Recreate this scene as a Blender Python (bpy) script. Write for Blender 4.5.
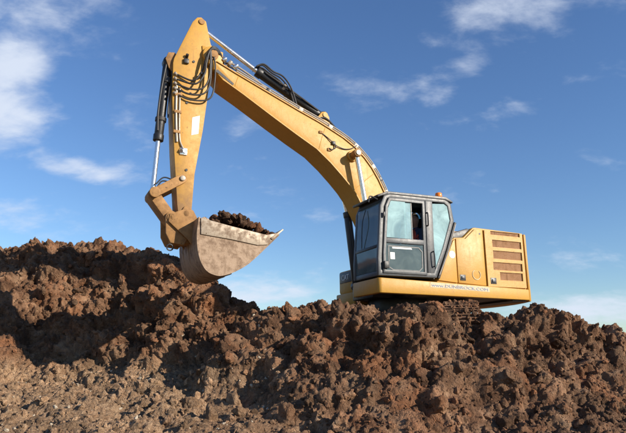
import bpy, bmesh, math, random
import numpy as np
from mathutils import Vector, Matrix

random.seed(7)
for o in list(bpy.data.objects):
    bpy.data.objects.remove(o, do_unlink=True)
scene = bpy.context.scene
COL = scene.collection

# ------------------------------------------------------------------ camera
PITCH = math.radians(13.575)
cam_d = bpy.data.cameras.new('camera'); cam = bpy.data.objects.new('camera', cam_d); COL.objects.link(cam)
cam.location = (0, 0, 1.6); cam.rotation_euler = (math.radians(90) + PITCH, 0, 0)
cam_d.sensor_fit = 'HORIZONTAL'; cam_d.sensor_width = 36.0; cam_d.lens = 36.0 * 600.0 / 626.0
cam_d.clip_start = 0.05; cam_d.clip_end = 12000
scene.camera = cam
scene.render.resolution_x = 1024; scene.render.resolution_y = 708

# ------------------------------------------------------------------ sun and sky
SUN_AZ, SUN_EL = math.radians(62), math.radians(22)      # to the right of straight behind the camera
SUN_DIR = Vector((math.sin(SUN_AZ) * math.cos(SUN_EL), -math.cos(SUN_AZ) * math.cos(SUN_EL), math.sin(SUN_EL)))
sun_d = bpy.data.lights.new('sun', 'SUN'); sun = bpy.data.objects.new('sun', sun_d); COL.objects.link(sun)
sun_d.energy = 5.0; sun_d.angle = math.radians(0.53); sun_d.color = (1.0, 0.90, 0.76)
sun.rotation_euler = SUN_DIR.to_track_quat('Z', 'Y').to_euler()
sun.location = SUN_DIR * 60

world = bpy.data.worlds.new('World'); scene.world = world; world.use_nodes = True
NT = world.node_tree
for n in list(NT.nodes): NT.nodes.remove(n)

def pixdir(px, py):
    v = Vector(((px - 313) / 600.0, math.cos(PITCH) - math.sin(PITCH) * (216.5 - py) / 600.0,
                math.sin(PITCH) + math.cos(PITCH) * (216.5 - py) / 600.0))
    return v.normalized()

def build_sky():
    N, L = NT.nodes, NT.links
    def node(t, **k):
        n = N.new(t)
        for a, b in k.items(): setattr(n, a, b)
        return n
    def math_(op, a, b=None, c=None, clamp=False):
        n = node('ShaderNodeMath', operation=op, use_clamp=clamp)
        for i, v in enumerate((a, b, c)):
            if v is None: continue
            if hasattr(v, 'links'): L.new(v, n.inputs[i])
            else: n.inputs[i].default_value = v
        return n.outputs[0]
    def vmath(op, a, b=None):
        n = node('ShaderNodeVectorMath', operation=op)
        for i, v in enumerate((a, b)):
            if v is None: continue
            if hasattr(v, 'links'): L.new(v, n.inputs[i])
            else: n.inputs[i].default_value = v
        return n
    out = node('ShaderNodeOutputWorld'); bg = node('ShaderNodeBackground')
    sky = node('ShaderNodeTexSky', sky_type='NISHITA', sun_disc=False)
    sky.sun_elevation = SUN_EL
    sky.sun_rotation = math.atan2(SUN_DIR.x, SUN_DIR.y)
    sky.air_density = 1.15; sky.dust_density = 0.0; sky.ozone_density = 4.5; sky.altitude = 60
    tc = node('ShaderNodeTexCoord'); d = vmath('NORMALIZE', tc.outputs['Generated']).outputs[0]
    sep = node('ShaderNodeSeparateXYZ'); L.new(d, sep.inputs[0])
    zz = math_('ADD', math_('MAXIMUM', sep.outputs[2], 0.0), 0.40)
    comb = node('ShaderNodeCombineXYZ')
    L.new(math_('DIVIDE', sep.outputs[0], zz), comb.inputs[0]); L.new(math_('DIVIDE', sep.outputs[1], zz), comb.inputs[1])
    def noise(scale, detail, rough, dist, off):
        mp = node('ShaderNodeMapping'); mp.inputs['Location'].default_value = off
        mp.inputs['Rotation'].default_value = (0, 0, 0.5); mp.inputs['Scale'].default_value = (1.0, 1.5, 1.0)
        L.new(comb.outputs[0], mp.inputs[0])
        n = node('ShaderNodeTexNoise'); n.inputs['Scale'].default_value = scale; n.inputs['Detail'].default_value = detail
        n.inputs['Roughness'].default_value = rough; n.inputs['Distortion'].default_value = dist
        L.new(mp.outputs[0], n.inputs['Vector']); return n.outputs[0]
    n1 = noise(3.0, 9, 0.56, 0.25, (3.1, 1.7, 0)); n2 = noise(11.0, 7, 0.58, 0.2, (0.4, 5.2, 0))
    base = math_('MULTIPLY_ADD', n2, 0.45, math_('MULTIPLY', n1, 0.8))            # about 0.62 on average
    # larger cloud banks, each a soft lump of vapour at its own place in the sky
    total = None
    for (px, py, rx, rz, w) in ((4, 104, 54, 62, 0.30), (64, 167, 46, 16, 0.28), (-70, 60, 90, 90, 0.22), (20, 20, 60, 34, 0.17), (70, 4, 60, 24, 0.13),
                                (225, 8, 60, 34, 0.11), (510, 8, 80, 34, 0.25), (438, 100, 22, 12, 0.10), (468, 60, 24, 24, 0.13),
                                (130, 122, 50, 26, 0.10), (270, 190, 44, 18, 0.12), (330, 212, 34, 12, 0.14), (120, 172, 44, 18, 0.13),
                                (600, 310, 120, 22, 0.27), (240, 292, 90, 26, 0.30), (378, 155, 26, 18, 0.12), (30, 215, 70, 24, 0.17), (24, 58, 36, 18, 0.14)):
        c = pixdir(px, py)
        q = vmath('SUBTRACT', d, c).outputs[0]
        q = vmath('MULTIPLY', q, (600.0 / rx, 600.0 / rx, 600.0 / rz)).outputs[0]
        r = vmath('LENGTH', q).outputs['Value']
        mr = node('ShaderNodeMapRange', interpolation_type='SMOOTHERSTEP')
        mr.inputs['From Min'].default_value = 1.25; mr.inputs['From Max'].default_value = 0.0
        mr.inputs['To Min'].default_value = 0.0; mr.inputs['To Max'].default_value = w
        L.new(r, mr.inputs['Value'])
        total = mr.outputs[0] if total is None else math_('ADD', total, mr.outputs[0])
    dens = math_('ADD', base, total)
    mr = node('ShaderNodeMapRange', interpolation_type='SMOOTHSTEP')
    mr.inputs['From Min'].default_value = 0.68; mr.inputs['From Max'].default_value = 1.04
    L.new(dens, mr.inputs['Value'])
    mask = math_('MULTIPLY', mr.outputs[0], 0.92)
    mix = node('ShaderNodeMix', data_type='RGBA')
    hs = node('ShaderNodeHueSaturation'); hs.inputs['Saturation'].default_value = 1.08; hs.inputs['Hue'].default_value = 0.508; L.new(sky.outputs[0], hs.inputs['Color'])
    L.new(mask, mix.inputs['Factor']); L.new(hs.outputs[0], mix.inputs[6]); mix.inputs[7].default_value = (4.9, 5.4, 6.3, 1)
    L.new(mix.outputs[2], bg.inputs[0]); bg.inputs[1].default_value = 0.104
    L.new(bg.outputs[0], out.inputs[0])
build_sky()
vs = scene.view_settings
vs.view_transform = 'Standard'; vs.look = 'None'; vs.gamma = 1.0; vs.exposure = 0.55; vs.use_curve_mapping = False
scene.render.engine = 'CYCLES'
scene.cycles.transparent_max_bounces = 16

# ------------------------------------------------------------------ materials
MATS = {}
def new_mat(name):
    m = bpy.data.materials.new(name); m.use_nodes = True
    nt = m.node_tree
    for n in list(nt.nodes): nt.nodes.remove(n)
    out = nt.nodes.new('ShaderNodeOutputMaterial')
    MATS[name] = m
    return m, nt, out

def tex_noise(nt, vec, scale, detail=6, rough=0.6, dist=0.0):
    n = nt.nodes.new('ShaderNodeTexNoise'); n.inputs['Scale'].default_value = scale; n.inputs['Detail'].default_value = detail
    n.inputs['Roughness'].default_value = rough; n.inputs['Distortion'].default_value = dist
    nt.links.new(vec, n.inputs['Vector']); return n.outputs[0]
def ramp(nt, fac, stops):
    r = nt.nodes.new('ShaderNodeValToRGB'); cr = r.color_ramp
    while len(cr.elements) < len(stops): cr.elements.new(0.5)
    for e, (p, c) in zip(cr.elements, stops):
        e.position = p; e.color = (c[0], c[1], c[2], 1) if hasattr(c, '__len__') else (c, c, c, 1)
    nt.links.new(fac, r.inputs[0]); return r.outputs[0]
def mixc(nt, fac, a, b, blend='MIX'):
    n = nt.nodes.new('ShaderNodeMix'); n.data_type = 'RGBA'; n.blend_type = blend
    for i, v in ((0, fac), (6, a), (7, b)):
        if hasattr(v, 'links'): nt.links.new(v, n.inputs[i])
        else: n.inputs[i].default_value = v if i == 0 else (v[0], v[1], v[2], 1)
    return n.outputs[2]
def mth(nt, op, a, b=0.0, clamp=False):
    n = nt.nodes.new('ShaderNodeMath'); n.operation = op; n.use_clamp = clamp
    for i, v in enumerate((a, b)):
        if hasattr(v, 'links'): nt.links.new(v, n.inputs[i])
        else: n.inputs[i].default_value = v
    return n.outputs[0]

def paint(name, color, rough=0.45, dirt=(0.20, 0.125, 0.07), dirt_amt=0.35, dirt_lo=0.52, dirt_hi=0.75, metallic=0.0, bump=0.02, zmud=None, var=0.12, spec=0.5):
    """Painted or bare machine surface with worn-in dirt; zmud=(z0,z1): mud caked on below z0, gone above z1 (machine height)."""
    m, nt, out = new_mat(name)
    tc = nt.nodes.new('ShaderNodeTexCoord'); v = tc.outputs['Object']
    b = nt.nodes.new('ShaderNodeBsdfPrincipled')
    n1 = tex_noise(nt, v, 2.2, 8, 0.65, 0.4); n2 = tex_noise(nt, v, 9.0, 7, 0.65, 0.2); n3 = tex_noise(nt, v, 60, 4, 0.6)
    col = mixc(nt, mth(nt, 'MULTIPLY', n1, var * 2), color, [min(1, c * 1.25 + 0.02) for c in color])
    k = mth(nt, 'ADD', mth(nt, 'MULTIPLY', n1, 0.55), mth(nt, 'MULTIPLY', n2, 0.45))
    dm = nt.nodes.new('ShaderNodeMapRange'); dm.inputs['From Min'].default_value = dirt_lo; dm.inputs['From Max'].default_value = dirt_hi
    nt.links.new(k, dm.inputs['Value'])
    fac = mth(nt, 'MULTIPLY', dm.outputs[0], dirt_amt)
    mp = nt.nodes.new('ShaderNodeMapping'); mp.inputs['Scale'].default_value = (9.0, 9.0, 0.9); nt.links.new(v, mp.inputs[0])   # run-off streaks
    st = nt.nodes.new('ShaderNodeMapRange'); st.inputs['From Min'].default_value = 0.56; st.inputs['From Max'].default_value = 0.78
    nt.links.new(tex_noise(nt, mp.outputs[0], 1.6, 6, 0.62), st.inputs['Value'])
    fac = mth(nt, 'MAXIMUM', fac, mth(nt, 'MULTIPLY', st.outputs[0], dirt_amt * 1.1))
    sp = nt.nodes.new('ShaderNodeMapRange'); sp.inputs['From Min'].default_value = 0.66; sp.inputs['From Max'].default_value = 0.72   # chips and splashes
    nt.links.new(tex_noise(nt, v, 23.0, 3, 0.5), sp.inputs['Value'])
    fac = mth(nt, 'MAXIMUM', fac, mth(nt, 'MULTIPLY', sp.outputs[0], dirt_amt * 1.3))
    if zmud:
        sx = nt.nodes.new('ShaderNodeSeparateXYZ'); nt.links.new(v, sx.inputs[0])
        zr = nt.nodes.new('ShaderNodeMapRange'); zr.inputs['From Min'].default_value = zmud[1]; zr.inputs['From Max'].default_value = zmud[0]
        nt.links.new(sx.outputs[2], zr.inputs['Value'])
        mm = nt.nodes.new('ShaderNodeMapRange'); mm.inputs['From Min'].default_value = 0.62; mm.inputs['From Max'].default_value = 0.95
        nt.links.new(mth(nt, 'ADD', k, mth(nt, 'MULTIPLY', zr.outputs[0], 0.45)), mm.inputs['Value'])
        fac = mth(nt, 'MAXIMUM', fac, mth(nt, 'MULTIPLY', mm.outputs[0], 0.85))
    col = mixc(nt, fac, col, dirt)
    nt.links.new(col, b.inputs['Base Color'])
    rg = nt.nodes.new('ShaderNodeMapRange'); rg.inputs['To Min'].default_value = rough - 0.08; rg.inputs['To Max'].default_value = min(1, rough + 0.22)
    nt.links.new(mth(nt, 'ADD', mth(nt, 'MULTIPLY', n2, 0.7), fac), rg.inputs['Value']); nt.links.new(rg.outputs[0], b.inputs['Roughness'])
    b.inputs['Metallic'].default_value = metallic; b.inputs['Specular IOR Level'].default_value = spec
    bp = nt.nodes.new('ShaderNodeBump'); bp.inputs['Strength'].default_value = 0.35; bp.inputs['Distance'].default_value = bump
    nt.links.new(mth(nt, 'ADD', mth(nt, 'MULTIPLY', n2, 0.5), mth(nt, 'MULTIPLY', n3, 0.12)), bp.inputs['Height'])
    nt.links.new(bp.outputs[0], b.inputs['Normal'])
    nt.links.new(b.outputs[0], out.inputs[0])
    return m

YEL = (0.47, 0.245, 0.031)
paint('yellow', YEL, 0.48, dirt_amt=0.30)
paint('yellow_muddy', YEL, 0.55, dirt=(0.23, 0.135, 0.07), dirt_amt=0.55, dirt_lo=0.45, zmud=(2.7, 4.0))
paint('yellow_worn', (0.36, 0.185, 0.055), 0.65, dirt=(0.14, 0.078, 0.040), dirt_amt=0.9, dirt_lo=0.42, dirt_hi=0.66)
paint('charcoal', (0.055, 0.060, 0.066), 0.42, dirt=(0.14, 0.12, 0.10), dirt_amt=0.35)
paint('black', (0.012, 0.012, 0.013), 0.42, dirt=(0.04, 0.033, 0.027), dirt_amt=0.45)
paint('rubber', (0.020, 0.020, 0.022), 0.55, dirt=(0.10, 0.075, 0.05), dirt_amt=0.55)
paint('chrome', (0.72, 0.72, 0.72), 0.22, metallic=0.9, dirt_amt=0.15)
paint('pipe_steel', (0.34, 0.30, 0.25), 0.5, metallic=0.35, dirt_amt=0.6)
paint('bucket_steel', (0.270, 0.180, 0.110), 0.55, dirt=(0.095, 0.052, 0.028), dirt_amt=0.85, dirt_lo=0.47, dirt_hi=0.62, metallic=0.05, bump=0.04)
paint('edge_steel', (0.38, 0.31, 0.23), 0.5, dirt=(0.14, 0.085, 0.05), dirt_amt=0.85, dirt_lo=0.48, dirt_hi=0.62, metallic=0.3)
paint('track_mud', (0.20, 0.105, 0.055), 0.85, dirt=(0.10, 0.055, 0.032), dirt_amt=0.9, dirt_lo=0.42, bump=0.08)
paint('grille', (0.30, 0.13, 0.035), 0.6, dirt=(0.10, 0.05, 0.02), dirt_amt=0.7)
paint('white', (0.74, 0.73, 0.70), 0.5, dirt_amt=0.15)
paint('strip_film', (0.50, 0.38, 0.22), 0.5, dirt_amt=0.4)
paint('blue_print', (0.14, 0.19, 0.30), 0.5, dirt_amt=0.1)
paint('blue_paint', (0.03, 0.10, 0.30), 0.5, dirt_amt=0.3)
paint('fabric_dark', (0.018, 0.019, 0.022), 0.9, dirt_amt=0.2)
paint('jacket', (0.030, 0.055, 0.11), 0.9, dirt_amt=0.1)
paint('vest', (0.62, 0.085, 0.045), 0.8, dirt_amt=0.1)
paint('skin', (0.48, 0.27, 0.19), 0.55, dirt_amt=0.0)
paint('hair', (0.03, 0.02, 0.013), 0.7, dirt_amt=0.0)
paint('faint_mark', (0.55, 0.40, 0.22), 0.5, dirt_amt=0.1)

def glass_mat(name, tint, dust, dust_amt):
    m, nt, out = new_mat(name)
    tc = nt.nodes.new('ShaderNodeTexCoord'); v = tc.outputs['Object']
    tr = nt.nodes.new('ShaderNodeBsdfTransparent'); tr.inputs[0].default_value = (*tint, 1)
    gl = nt.nodes.new('ShaderNodeBsdfGlossy'); gl.inputs['Roughness'].default_value = 0.06
    df = nt.nodes.new('ShaderNodeBsdfDiffuse'); df.inputs[0].default_value = (*dust, 1)
    fr = nt.nodes.new('ShaderNodeFresnel'); fr.inputs[0].default_value = 1.6
    m1 = nt.nodes.new('ShaderNodeMixShader'); m2 = nt.nodes.new('ShaderNodeMixShader')
    n = tex_noise(nt, v, 2.6, 6, 0.6, 0.8)
    mr = nt.nodes.new('ShaderNodeMapRange'); mr.inputs['From Min'].default_value = 0.3; mr.inputs['From Max'].default_value = 0.72
    mr.inputs['To Min'].default_value = dust_amt * 0.55; mr.inputs['To Max'].default_value = min(0.95, dust_amt * 1.35)
    nt.links.new(n, mr.inputs['Value'])
    nt.links.new(mr.outputs[0], m1.inputs[0]); nt.links.new(tr.outputs[0], m1.inputs[1]); nt.links.new(df.outputs[0], m1.inputs[2])
    nt.links.new(fr.outputs[0], m2.inputs[0]); nt.links.new(m1.outputs[0], m2.inputs[1]); nt.links.new(gl.outputs[0], m2.inputs[2])
    nt.links.new(m2.outputs[0], out.inputs[0])
glass_mat('glass', (0.66, 0.84, 0.86), (0.36, 0.52, 0.54), 0.24)
glass_mat('glass_dusty', (0.70, 0.85, 0.85), (0.52, 0.76, 0.76), 0.55)
glass_mat('glass_grey', (0.50, 0.60, 0.57), (0.20, 0.25, 0.23), 0.40)
m, nt, out = new_mat('amber')
b = nt.nodes.new('ShaderNodeBsdfPrincipled'); b.inputs['Base Color'].default_value = (0.85, 0.22, 0.015, 1)
b.inputs['Roughness'].default_value = 0.25; b.inputs['Subsurface Weight'].default_value = 0.15; nt.links.new(b.outputs[0], out.inputs[0])

def soil_mat(name, dark=False):
    m, nt, out = new_mat(name)
    geo = nt.nodes.new('ShaderNodeNewGeometry'); v = geo.outputs['Position']
    att = nt.nodes.new('ShaderNodeAttribute'); att.attribute_name = 'tone'
    oi = nt.nodes.new('ShaderNodeObjectInfo')
    b = nt.nodes.new('ShaderNodeBsdfPrincipled')
    big = tex_noise(nt, v, 0.95, 6, 0.62, 0.6); mid = tex_noise(nt, v, 2.3, 7, 0.62, 0.5); fine = tex_noise(nt, v, 14, 8, 0.68, 0.2); grit = tex_noise(nt, v, 75, 5, 0.7)
    brown = ramp(nt, mid, [(0.25, (0.080, 0.039, 0.021)), (0.43, (0.170, 0.088, 0.048)), (0.56, (0.290, 0.165, 0.095)), (0.72, (0.42, 0.270, 0.165))])
    red = ramp(nt, fine, [(0.3, (0.130, 0.050, 0.024)), (0.55, (0.29, 0.120, 0.052)), (0.75, (0.42, 0.200, 0.095))])
    rm = nt.nodes.new('ShaderNodeMapRange'); rm.inputs['From Min'].default_value = 0.50; rm.inputs['From Max'].default_value = 0.64
    tone = att.outputs['Fac']
    nt.links.new(mth(nt, 'ADD', mth(nt, 'MULTIPLY', big, 0.75), mth(nt, 'MULTIPLY', tone, 0.25)), rm.inputs['Value'])
    col = mixc(nt, mth(nt, 'MULTIPLY', rm.outputs[0], 0.65), brown, red)
    # drier, paler crumbs on the trodden ground in front on the left
    sx = nt.nodes.new('ShaderNodeSeparateXYZ'); nt.links.new(v, sx.inputs[0])
    px = nt.nodes.new('ShaderNodeMapRange'); px.inputs['From Min'].default_value = 1.8; px.inputs['From Max'].default_value = -2.2; nt.links.new(sx.outputs[0], px.inputs['Value'])
    pz = nt.nodes.new('ShaderNodeMapRange'); pz.inputs['From Min'].default_value = 2.0; pz.inputs['From Max'].default_value = 1.35; nt.links.new(sx.outputs[2], pz.inputs['Value'])
    dry = mth(nt, 'MULTIPLY', px.outputs[0], pz.outputs[0])
    pale = ramp(nt, fine, [(0.28, (0.16, 0.092, 0.050)), (0.47, (0.37, 0.235, 0.137)), (0.68, (0.57, 0.40, 0.25))])
    dm = nt.nodes.new('ShaderNodeMapRange'); dm.inputs['From Min'].default_value = 0.35; dm.inputs['From Max'].default_value = 0.75
    nt.links.new(mth(nt, 'ADD', mth(nt, 'MULTIPLY', dry, 0.62), mth(nt, 'MULTIPLY', mid, 0.32)), dm.inputs['Value'])
    col = mixc(nt, mth(nt, 'MULTIPLY', dm.outputs[0], 0.80), col, pale)
    # clod to clod difference and grain
    tv = nt.nodes.new('ShaderNodeMapRange'); tv.inputs['To Min'].default_value = 0.44; tv.inputs['To Max'].default_value = 1.30; nt.links.new(tone, tv.inputs['Value'])
    gv = nt.nodes.new('ShaderNodeMapRange'); gv.inputs['From Min'].default_value = 0.3; gv.inputs['From Max'].default_value = 0.7
    gv.inputs['To Min'].default_value = 0.72; gv.inputs['To Max'].default_value = 1.25; nt.links.new(grit, gv.inputs['Value'])
    f = mth(nt, 'MULTIPLY', tv.outputs[0], gv.outputs[0])
    if dark: f = mth(nt, 'MULTIPLY', f, 0.58)
    cc = nt.nodes.new('ShaderNodeCombineColor')
    for i in range(3): nt.links.new(f, cc.inputs[i])
    col = mixc(nt, 1.0, col, cc.outputs[0], 'MULTIPLY')
    nt.links.new(col, b.inputs['Base Color'])
    b.inputs['Roughness'].default_value = 0.92; b.inputs['Specular IOR Level'].default_value = 0.22
    bp = nt.nodes.new('ShaderNodeBump'); bp.inputs['Strength'].default_value = 1.0; bp.inputs['Distance'].default_value = 0.045
    vo = []
    for sc_ in (26, 61):
        vn = nt.nodes.new('ShaderNodeTexVoronoi'); vn.inputs['Scale'].default_value = sc_; vn.inputs['Randomness'].default_value = 1.0
        wv = nt.nodes.new('ShaderNodeVectorMath'); wv.operation = 'MULTIPLY_ADD'; wv.inputs[1].default_value = (.06, .06, .06)
        nn = nt.nodes.new('ShaderNodeTexNoise'); nn.inputs['Scale'].default_value = sc_ * .5; nt.links.new(v, nn.inputs['Vector'])
        nt.links.new(nn.outputs['Color'], wv.inputs[0]); nt.links.new(v, wv.inputs[2]); nt.links.new(wv.outputs[0], vn.inputs['Vector']); vo.append(vn.outputs['Distance'])
    hgt = mth(nt, 'ADD', mth(nt, 'MULTIPLY', fine, 1.3), mth(nt, 'MULTIPLY', grit, 0.4))
    hgt = mth(nt, 'SUBTRACT', hgt, mth(nt, 'ADD', mth(nt, 'MULTIPLY', vo[0], 0.55), mth(nt, 'MULTIPLY', vo[1], 0.30)))
    nt.links.new(hgt, bp.inputs['Height'])
    nt.links.new(bp.outputs[0], b.inputs['Normal']); nt.links.new(b.outputs[0], out.inputs[0])
    return m
soil_mat('soil'); soil_mat('wet_soil', True)
paint('pebble', (0.36, 0.30, 0.22), 0.8, dirt=(0.22, 0.15, 0.09), dirt_amt=0.6)

# ------------------------------------------------------------------ numpy noise
def hash01(ix, iy, iz, s):
    u = np.uint32
    h = (ix.astype(np.int32).view(u) * u(73856093)) ^ (iy.astype(np.int32).view(u) * u(19349663)) ^ (iz.astype(np.int32).view(u) * u(83492791)) ^ u((s * 2654435761) & 0xFFFFFFFF)
    h ^= h >> u(16); h *= u(0x45d9f3b); h ^= h >> u(16); h *= u(0x45d9f3b); h ^= h >> u(16)
    return h.astype(np.float32) * np.float32(1 / 4294967295.0)
def vnoise(P, s=0):
    I = np.floor(P); F = (P - I).astype(np.float32); I = I.astype(np.int32); U = F * F * F * (F * (F * 6 - 15) + 10)
    r = np.zeros(len(P), np.float32)
    for a in (0, 1):
        wa = U[:, 0] if a else 1 - U[:, 0]
        for b_ in (0, 1):
            wb = wa * (U[:, 1] if b_ else 1 - U[:, 1])
            for c in (0, 1):
                r += wb * (U[:, 2] if c else 1 - U[:, 2]) * hash01(I[:, 0] + a, I[:, 1] + b_, I[:, 2] + c, s)
    return r * 2 - 1
def fbm(P, oct=4, s=0, gain=0.5):
    r = 0; a = 1.0; t = 0
    for k in range(oct):
        r = r + a * vnoise(P * (2.03 ** k) + k * 17.3, s + k); t += a; a *= gain
    return r / t
def clods(P, s=0, k=1.0, tilt=0.7):
    """Union of blunt, randomly tilted lumps: returns height (about -0.4..0.8) and the lump's random tone."""
    I = np.floor(P).astype(np.int32); P = P.astype(np.float32); best = np.full(len(P), -9.0, np.float32); tone = np.zeros(len(P), np.float32)
    for a in (-1, 0, 1):
        for b_ in (-1, 0, 1):
            for c in (-1, 0, 1):
                X, Y, Z = I[:, 0] + a, I[:, 1] + b_, I[:, 2] + c
                d0 = P[:, 0] - (X + hash01(X, Y, Z, s)); d1 = P[:, 1] - (Y + hash01(X, Y, Z, s + 1)); d2 = P[:, 2] - (Z + hash01(X, Y, Z, s + 2))
                t0, t1, t2 = hash01(X, Y, Z, s + 3) - .5, hash01(X, Y, Z, s + 4) - .5, hash01(X, Y, Z, s + 5) - .5
                h6 = hash01(X, Y, Z, s + 6)
                v = h6 * 0.8 - k * (d0 * d0 + d1 * d1 + d2 * d2) + tilt * (t0 * d0 + t1 * d1 + t2 * d2) * 2
                m = v > best
                best = np.where(m, v, best); tone = np.where(m, hash01(X, Y, Z, s + 7), tone)
    return best, tone

# ------------------------------------------------------------------ object helpers
def mesh_obj(name, me, mat, parent=None):
    o = bpy.data.objects.new(name, me); COL.objects.link(o)
    if mat: me.materials.append(MATS[mat])
    if parent: o.parent = parent
    return o
def tag(o, label=None, cat=None, group=None, kind=None):
    if label: o['label'] = label
    if cat: o['category'] = cat
    if group: o['group'] = group
    if kind: o['kind'] = kind
    return o
def np_mesh(name, V, F, smooth=True):
    me = bpy.data.meshes.new(name); V = np.asarray(V, np.float32); F = np.asarray(F, np.int32)
    me.vertices.add(len(V)); me.vertices.foreach_set('co', V.ravel())
    k = F.shape[1]; me.loops.add(F.size); me.loops.foreach_set('vertex_index', F.ravel())
    me.polygons.add(len(F)); me.polygons.foreach_set('loop_start', np.arange(0, F.size, k, dtype=np.int32))
    me.polygons.foreach_set('loop_total', np.full(len(F), k, np.int32))
    me.polygons.foreach_set('use_smooth', np.full(len(F), smooth))
    me.update(calc_edges=True); me.validate(); return me
def set_tone(me, t):
    a = me.attributes.new('tone', 'FLOAT', 'POINT'); a.data.foreach_set('value', np.asarray(t, np.float32))

class S:
    """Collects solids into one bmesh; .out() links them as one mesh object."""
    def __init__(s): s.bm = bmesh.new()
    def poly(s, pts, y0, y1, bev=0.0):                    # outline in x-z, thickness along y
        vs = [s.bm.verts.new((p[0], y0, p[1])) for p in pts]; n = len(vs)
        f = s.bm.faces.new(vs); r = bmesh.ops.extrude_face_region(s.bm, geom=[f])
        nv = [e for e in r['geom'] if isinstance(e, bmesh.types.BMVert)]
        for v in nv: v.co.y = y1
        s._bev(vs + nv, bev); return s
    def plan(s, pts, z0, z1, bev=0.0):                    # outline in x-y, thickness along z
        vs = [s.bm.verts.new((p[0], p[1], z0)) for p in pts]
        f = s.bm.faces.new(vs); r = bmesh.ops.extrude_face_region(s.bm, geom=[f])
        nv = [e for e in r['geom'] if isinstance(e, bmesh.types.BMVert)]
        for v in nv: v.co.z = z1
        s._bev(vs + nv, bev); return s
    def front(s, pts, x0, x1, bev=0.0):                   # outline in y-z, thickness along x (x may shift with z: pts (y,z,dx))
        vs = [s.bm.verts.new((x0 + (p[2] if len(p) > 2 else 0), p[0], p[1])) for p in pts]
        f = s.bm.faces.new(vs); r = bmesh.ops.extrude_face_region(s.bm, geom=[f])
        nv = [e for e in r['geom'] if isinstance(e, bmesh.types.BMVert)]
        for v in nv: v.co.x += x1 - x0
        s._bev(vs + nv, bev); return s
    def _bev(s, vs, bev):
        bmesh.ops.recalc_face_normals(s.bm, faces=list({f for v in vs for f in v.link_faces}))
        if bev > 0:
            es = {e for v in vs for e in v.link_edges if len(e.link_faces) == 2 and e.calc_face_angle(0) > 0.5}
            bmesh.ops.bevel(s.bm, geom=list(es), offset=bev, segments=2, affect='EDGES', profile=0.5, clamp_overlap=True)
    def box(s, a, b, bev=0.0):
        return s.plan([(a[0], a[1]), (b[0], a[1]), (b[0], b[1]), (a[0], b[1])], a[2], b[2], bev)
    def cyl(s, p0, p1, r0, r1=None, n=20, bev=0.0):
        p0, p1 = Vector(p0), Vector(p1); r1 = r0 if r1 is None else r1; d = p1 - p0
        q = d.to_track_quat('Z', 'Y'); a, b_ = [], []
        for i in range(n):
            t = 2 * math.pi * i / n; u = q @ Vector((math.cos(t), math.sin(t), 0))
            a.append(s.bm.verts.new(p0 + u * r0)); b_.append(s.bm.verts.new(p1 + u * r1))
        for i in range(n): s.bm.faces.new((a[i], a[(i + 1) % n], b_[(i + 1) % n], b_[i]))
        s.bm.faces.new(a[::-1]); s.bm.faces.new(b_)
        s._bev(a + b_, bev); return s
    def tube(s, pts, r, n=8, smooth=8):
        P = [Vector(p) for p in pts]; path = []
        if smooth and len(P) > 2:
            Q = [P[0] * 2 - P[1]] + P + [P[-1] * 2 - P[-2]]
            for i in range(1, len(Q) - 2):
                for k in range(smooth):
                    t = k / smooth; a, b_, c, d = Q[i - 1], Q[i], Q[i + 1], Q[i + 2]
                    path.append(0.5 * ((2 * b_) + (c - a) * t + (2 * a - 5 * b_ + 4 * c - d) * t * t + (-a + 3 * b_ - 3 * c + d) * t ** 3))
            path.append(P[-1])
        else: path = P
        rings = []; up = Vector((0.13, 0.97, 0.21))
        for i, p in enumerate(path):
            t = (path[min(i + 1, len(path) - 1)] - path[max(i - 1, 0)]).normalized()
            a = t.cross(up); a = a.normalized() if a.length > 1e-4 else Vector((1, 0, 0)); b_ = t.cross(a)
            rings.append([s.bm.verts.new(p + (a * math.cos(2 * math.pi * k / n) + b_ * math.sin(2 * math.pi * k / n)) * r) for k in range(n)])
        for A, B in zip(rings, rings[1:]):
            for k in range(n): s.bm.faces.new((A[k], A[(k + 1) % n], B[(k + 1) % n], B[k]))
        s.bm.faces.new(rings[0][::-1]); s.bm.faces.new(rings[-1]); return s
    def strip(s, pts, w, y0, y1, closed=False, bev=0.0):   # flat bar bent along an x-z line
        P = [Vector((p[0], p[1])) for p in pts]; n = len(P); Lp, Rp = [], []
        for i in range(n):
            a = P[i - 1] if (closed or i > 0) else None; c = P[(i + 1) % n] if (closed or i < n - 1) else None
            d1 = (P[i] - a).normalized() if a is not None else None; d2 = (c - P[i]).normalized() if c is not None else None
            d1 = d1 or d2; d2 = d2 or d1
            n1 = Vector((-d1.y, d1.x)); n2 = Vector((-d2.y, d2.x)); m = (n1 + n2).normalized(); k = w / 2 / max(0.35, m.dot(n1))
            Lp.append(P[i] + m * k); Rp.append(P[i] - m * k)
        segs = n if closed else n - 1
        V = {}
        def vv(side, i, y):
            key = (side, i, y)
            if key not in V:
                p = (Lp if side == 0 else Rp)[i]; V[key] = s.bm.verts.new((p.x, y, p.y))
            return V[key]
        for i in range(segs):
            j = (i + 1) % n
            s.bm.faces.new((vv(0, i, y0), vv(0, j, y0), vv(1, j, y0), vv(1, i, y0))); s.bm.faces.new((vv(0, i, y1), vv(1, i, y1), vv(1, j, y1), vv(0, j, y1)))
            s.bm.faces.new((vv(0, i, y0), vv(0, i, y1), vv(0, j, y1), vv(0, j, y0))); s.bm.faces.new((vv(1, i, y0), vv(1, j, y0), vv(1, j, y1), vv(1, i, y1)))
        if not closed:
            for i in (0, n - 1): s.bm.faces.new((vv(0, i, y0), vv(1, i, y0), vv(1, i, y1), vv(0, i, y1)))
        s._bev(list(V.values()), bev); return s
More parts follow.
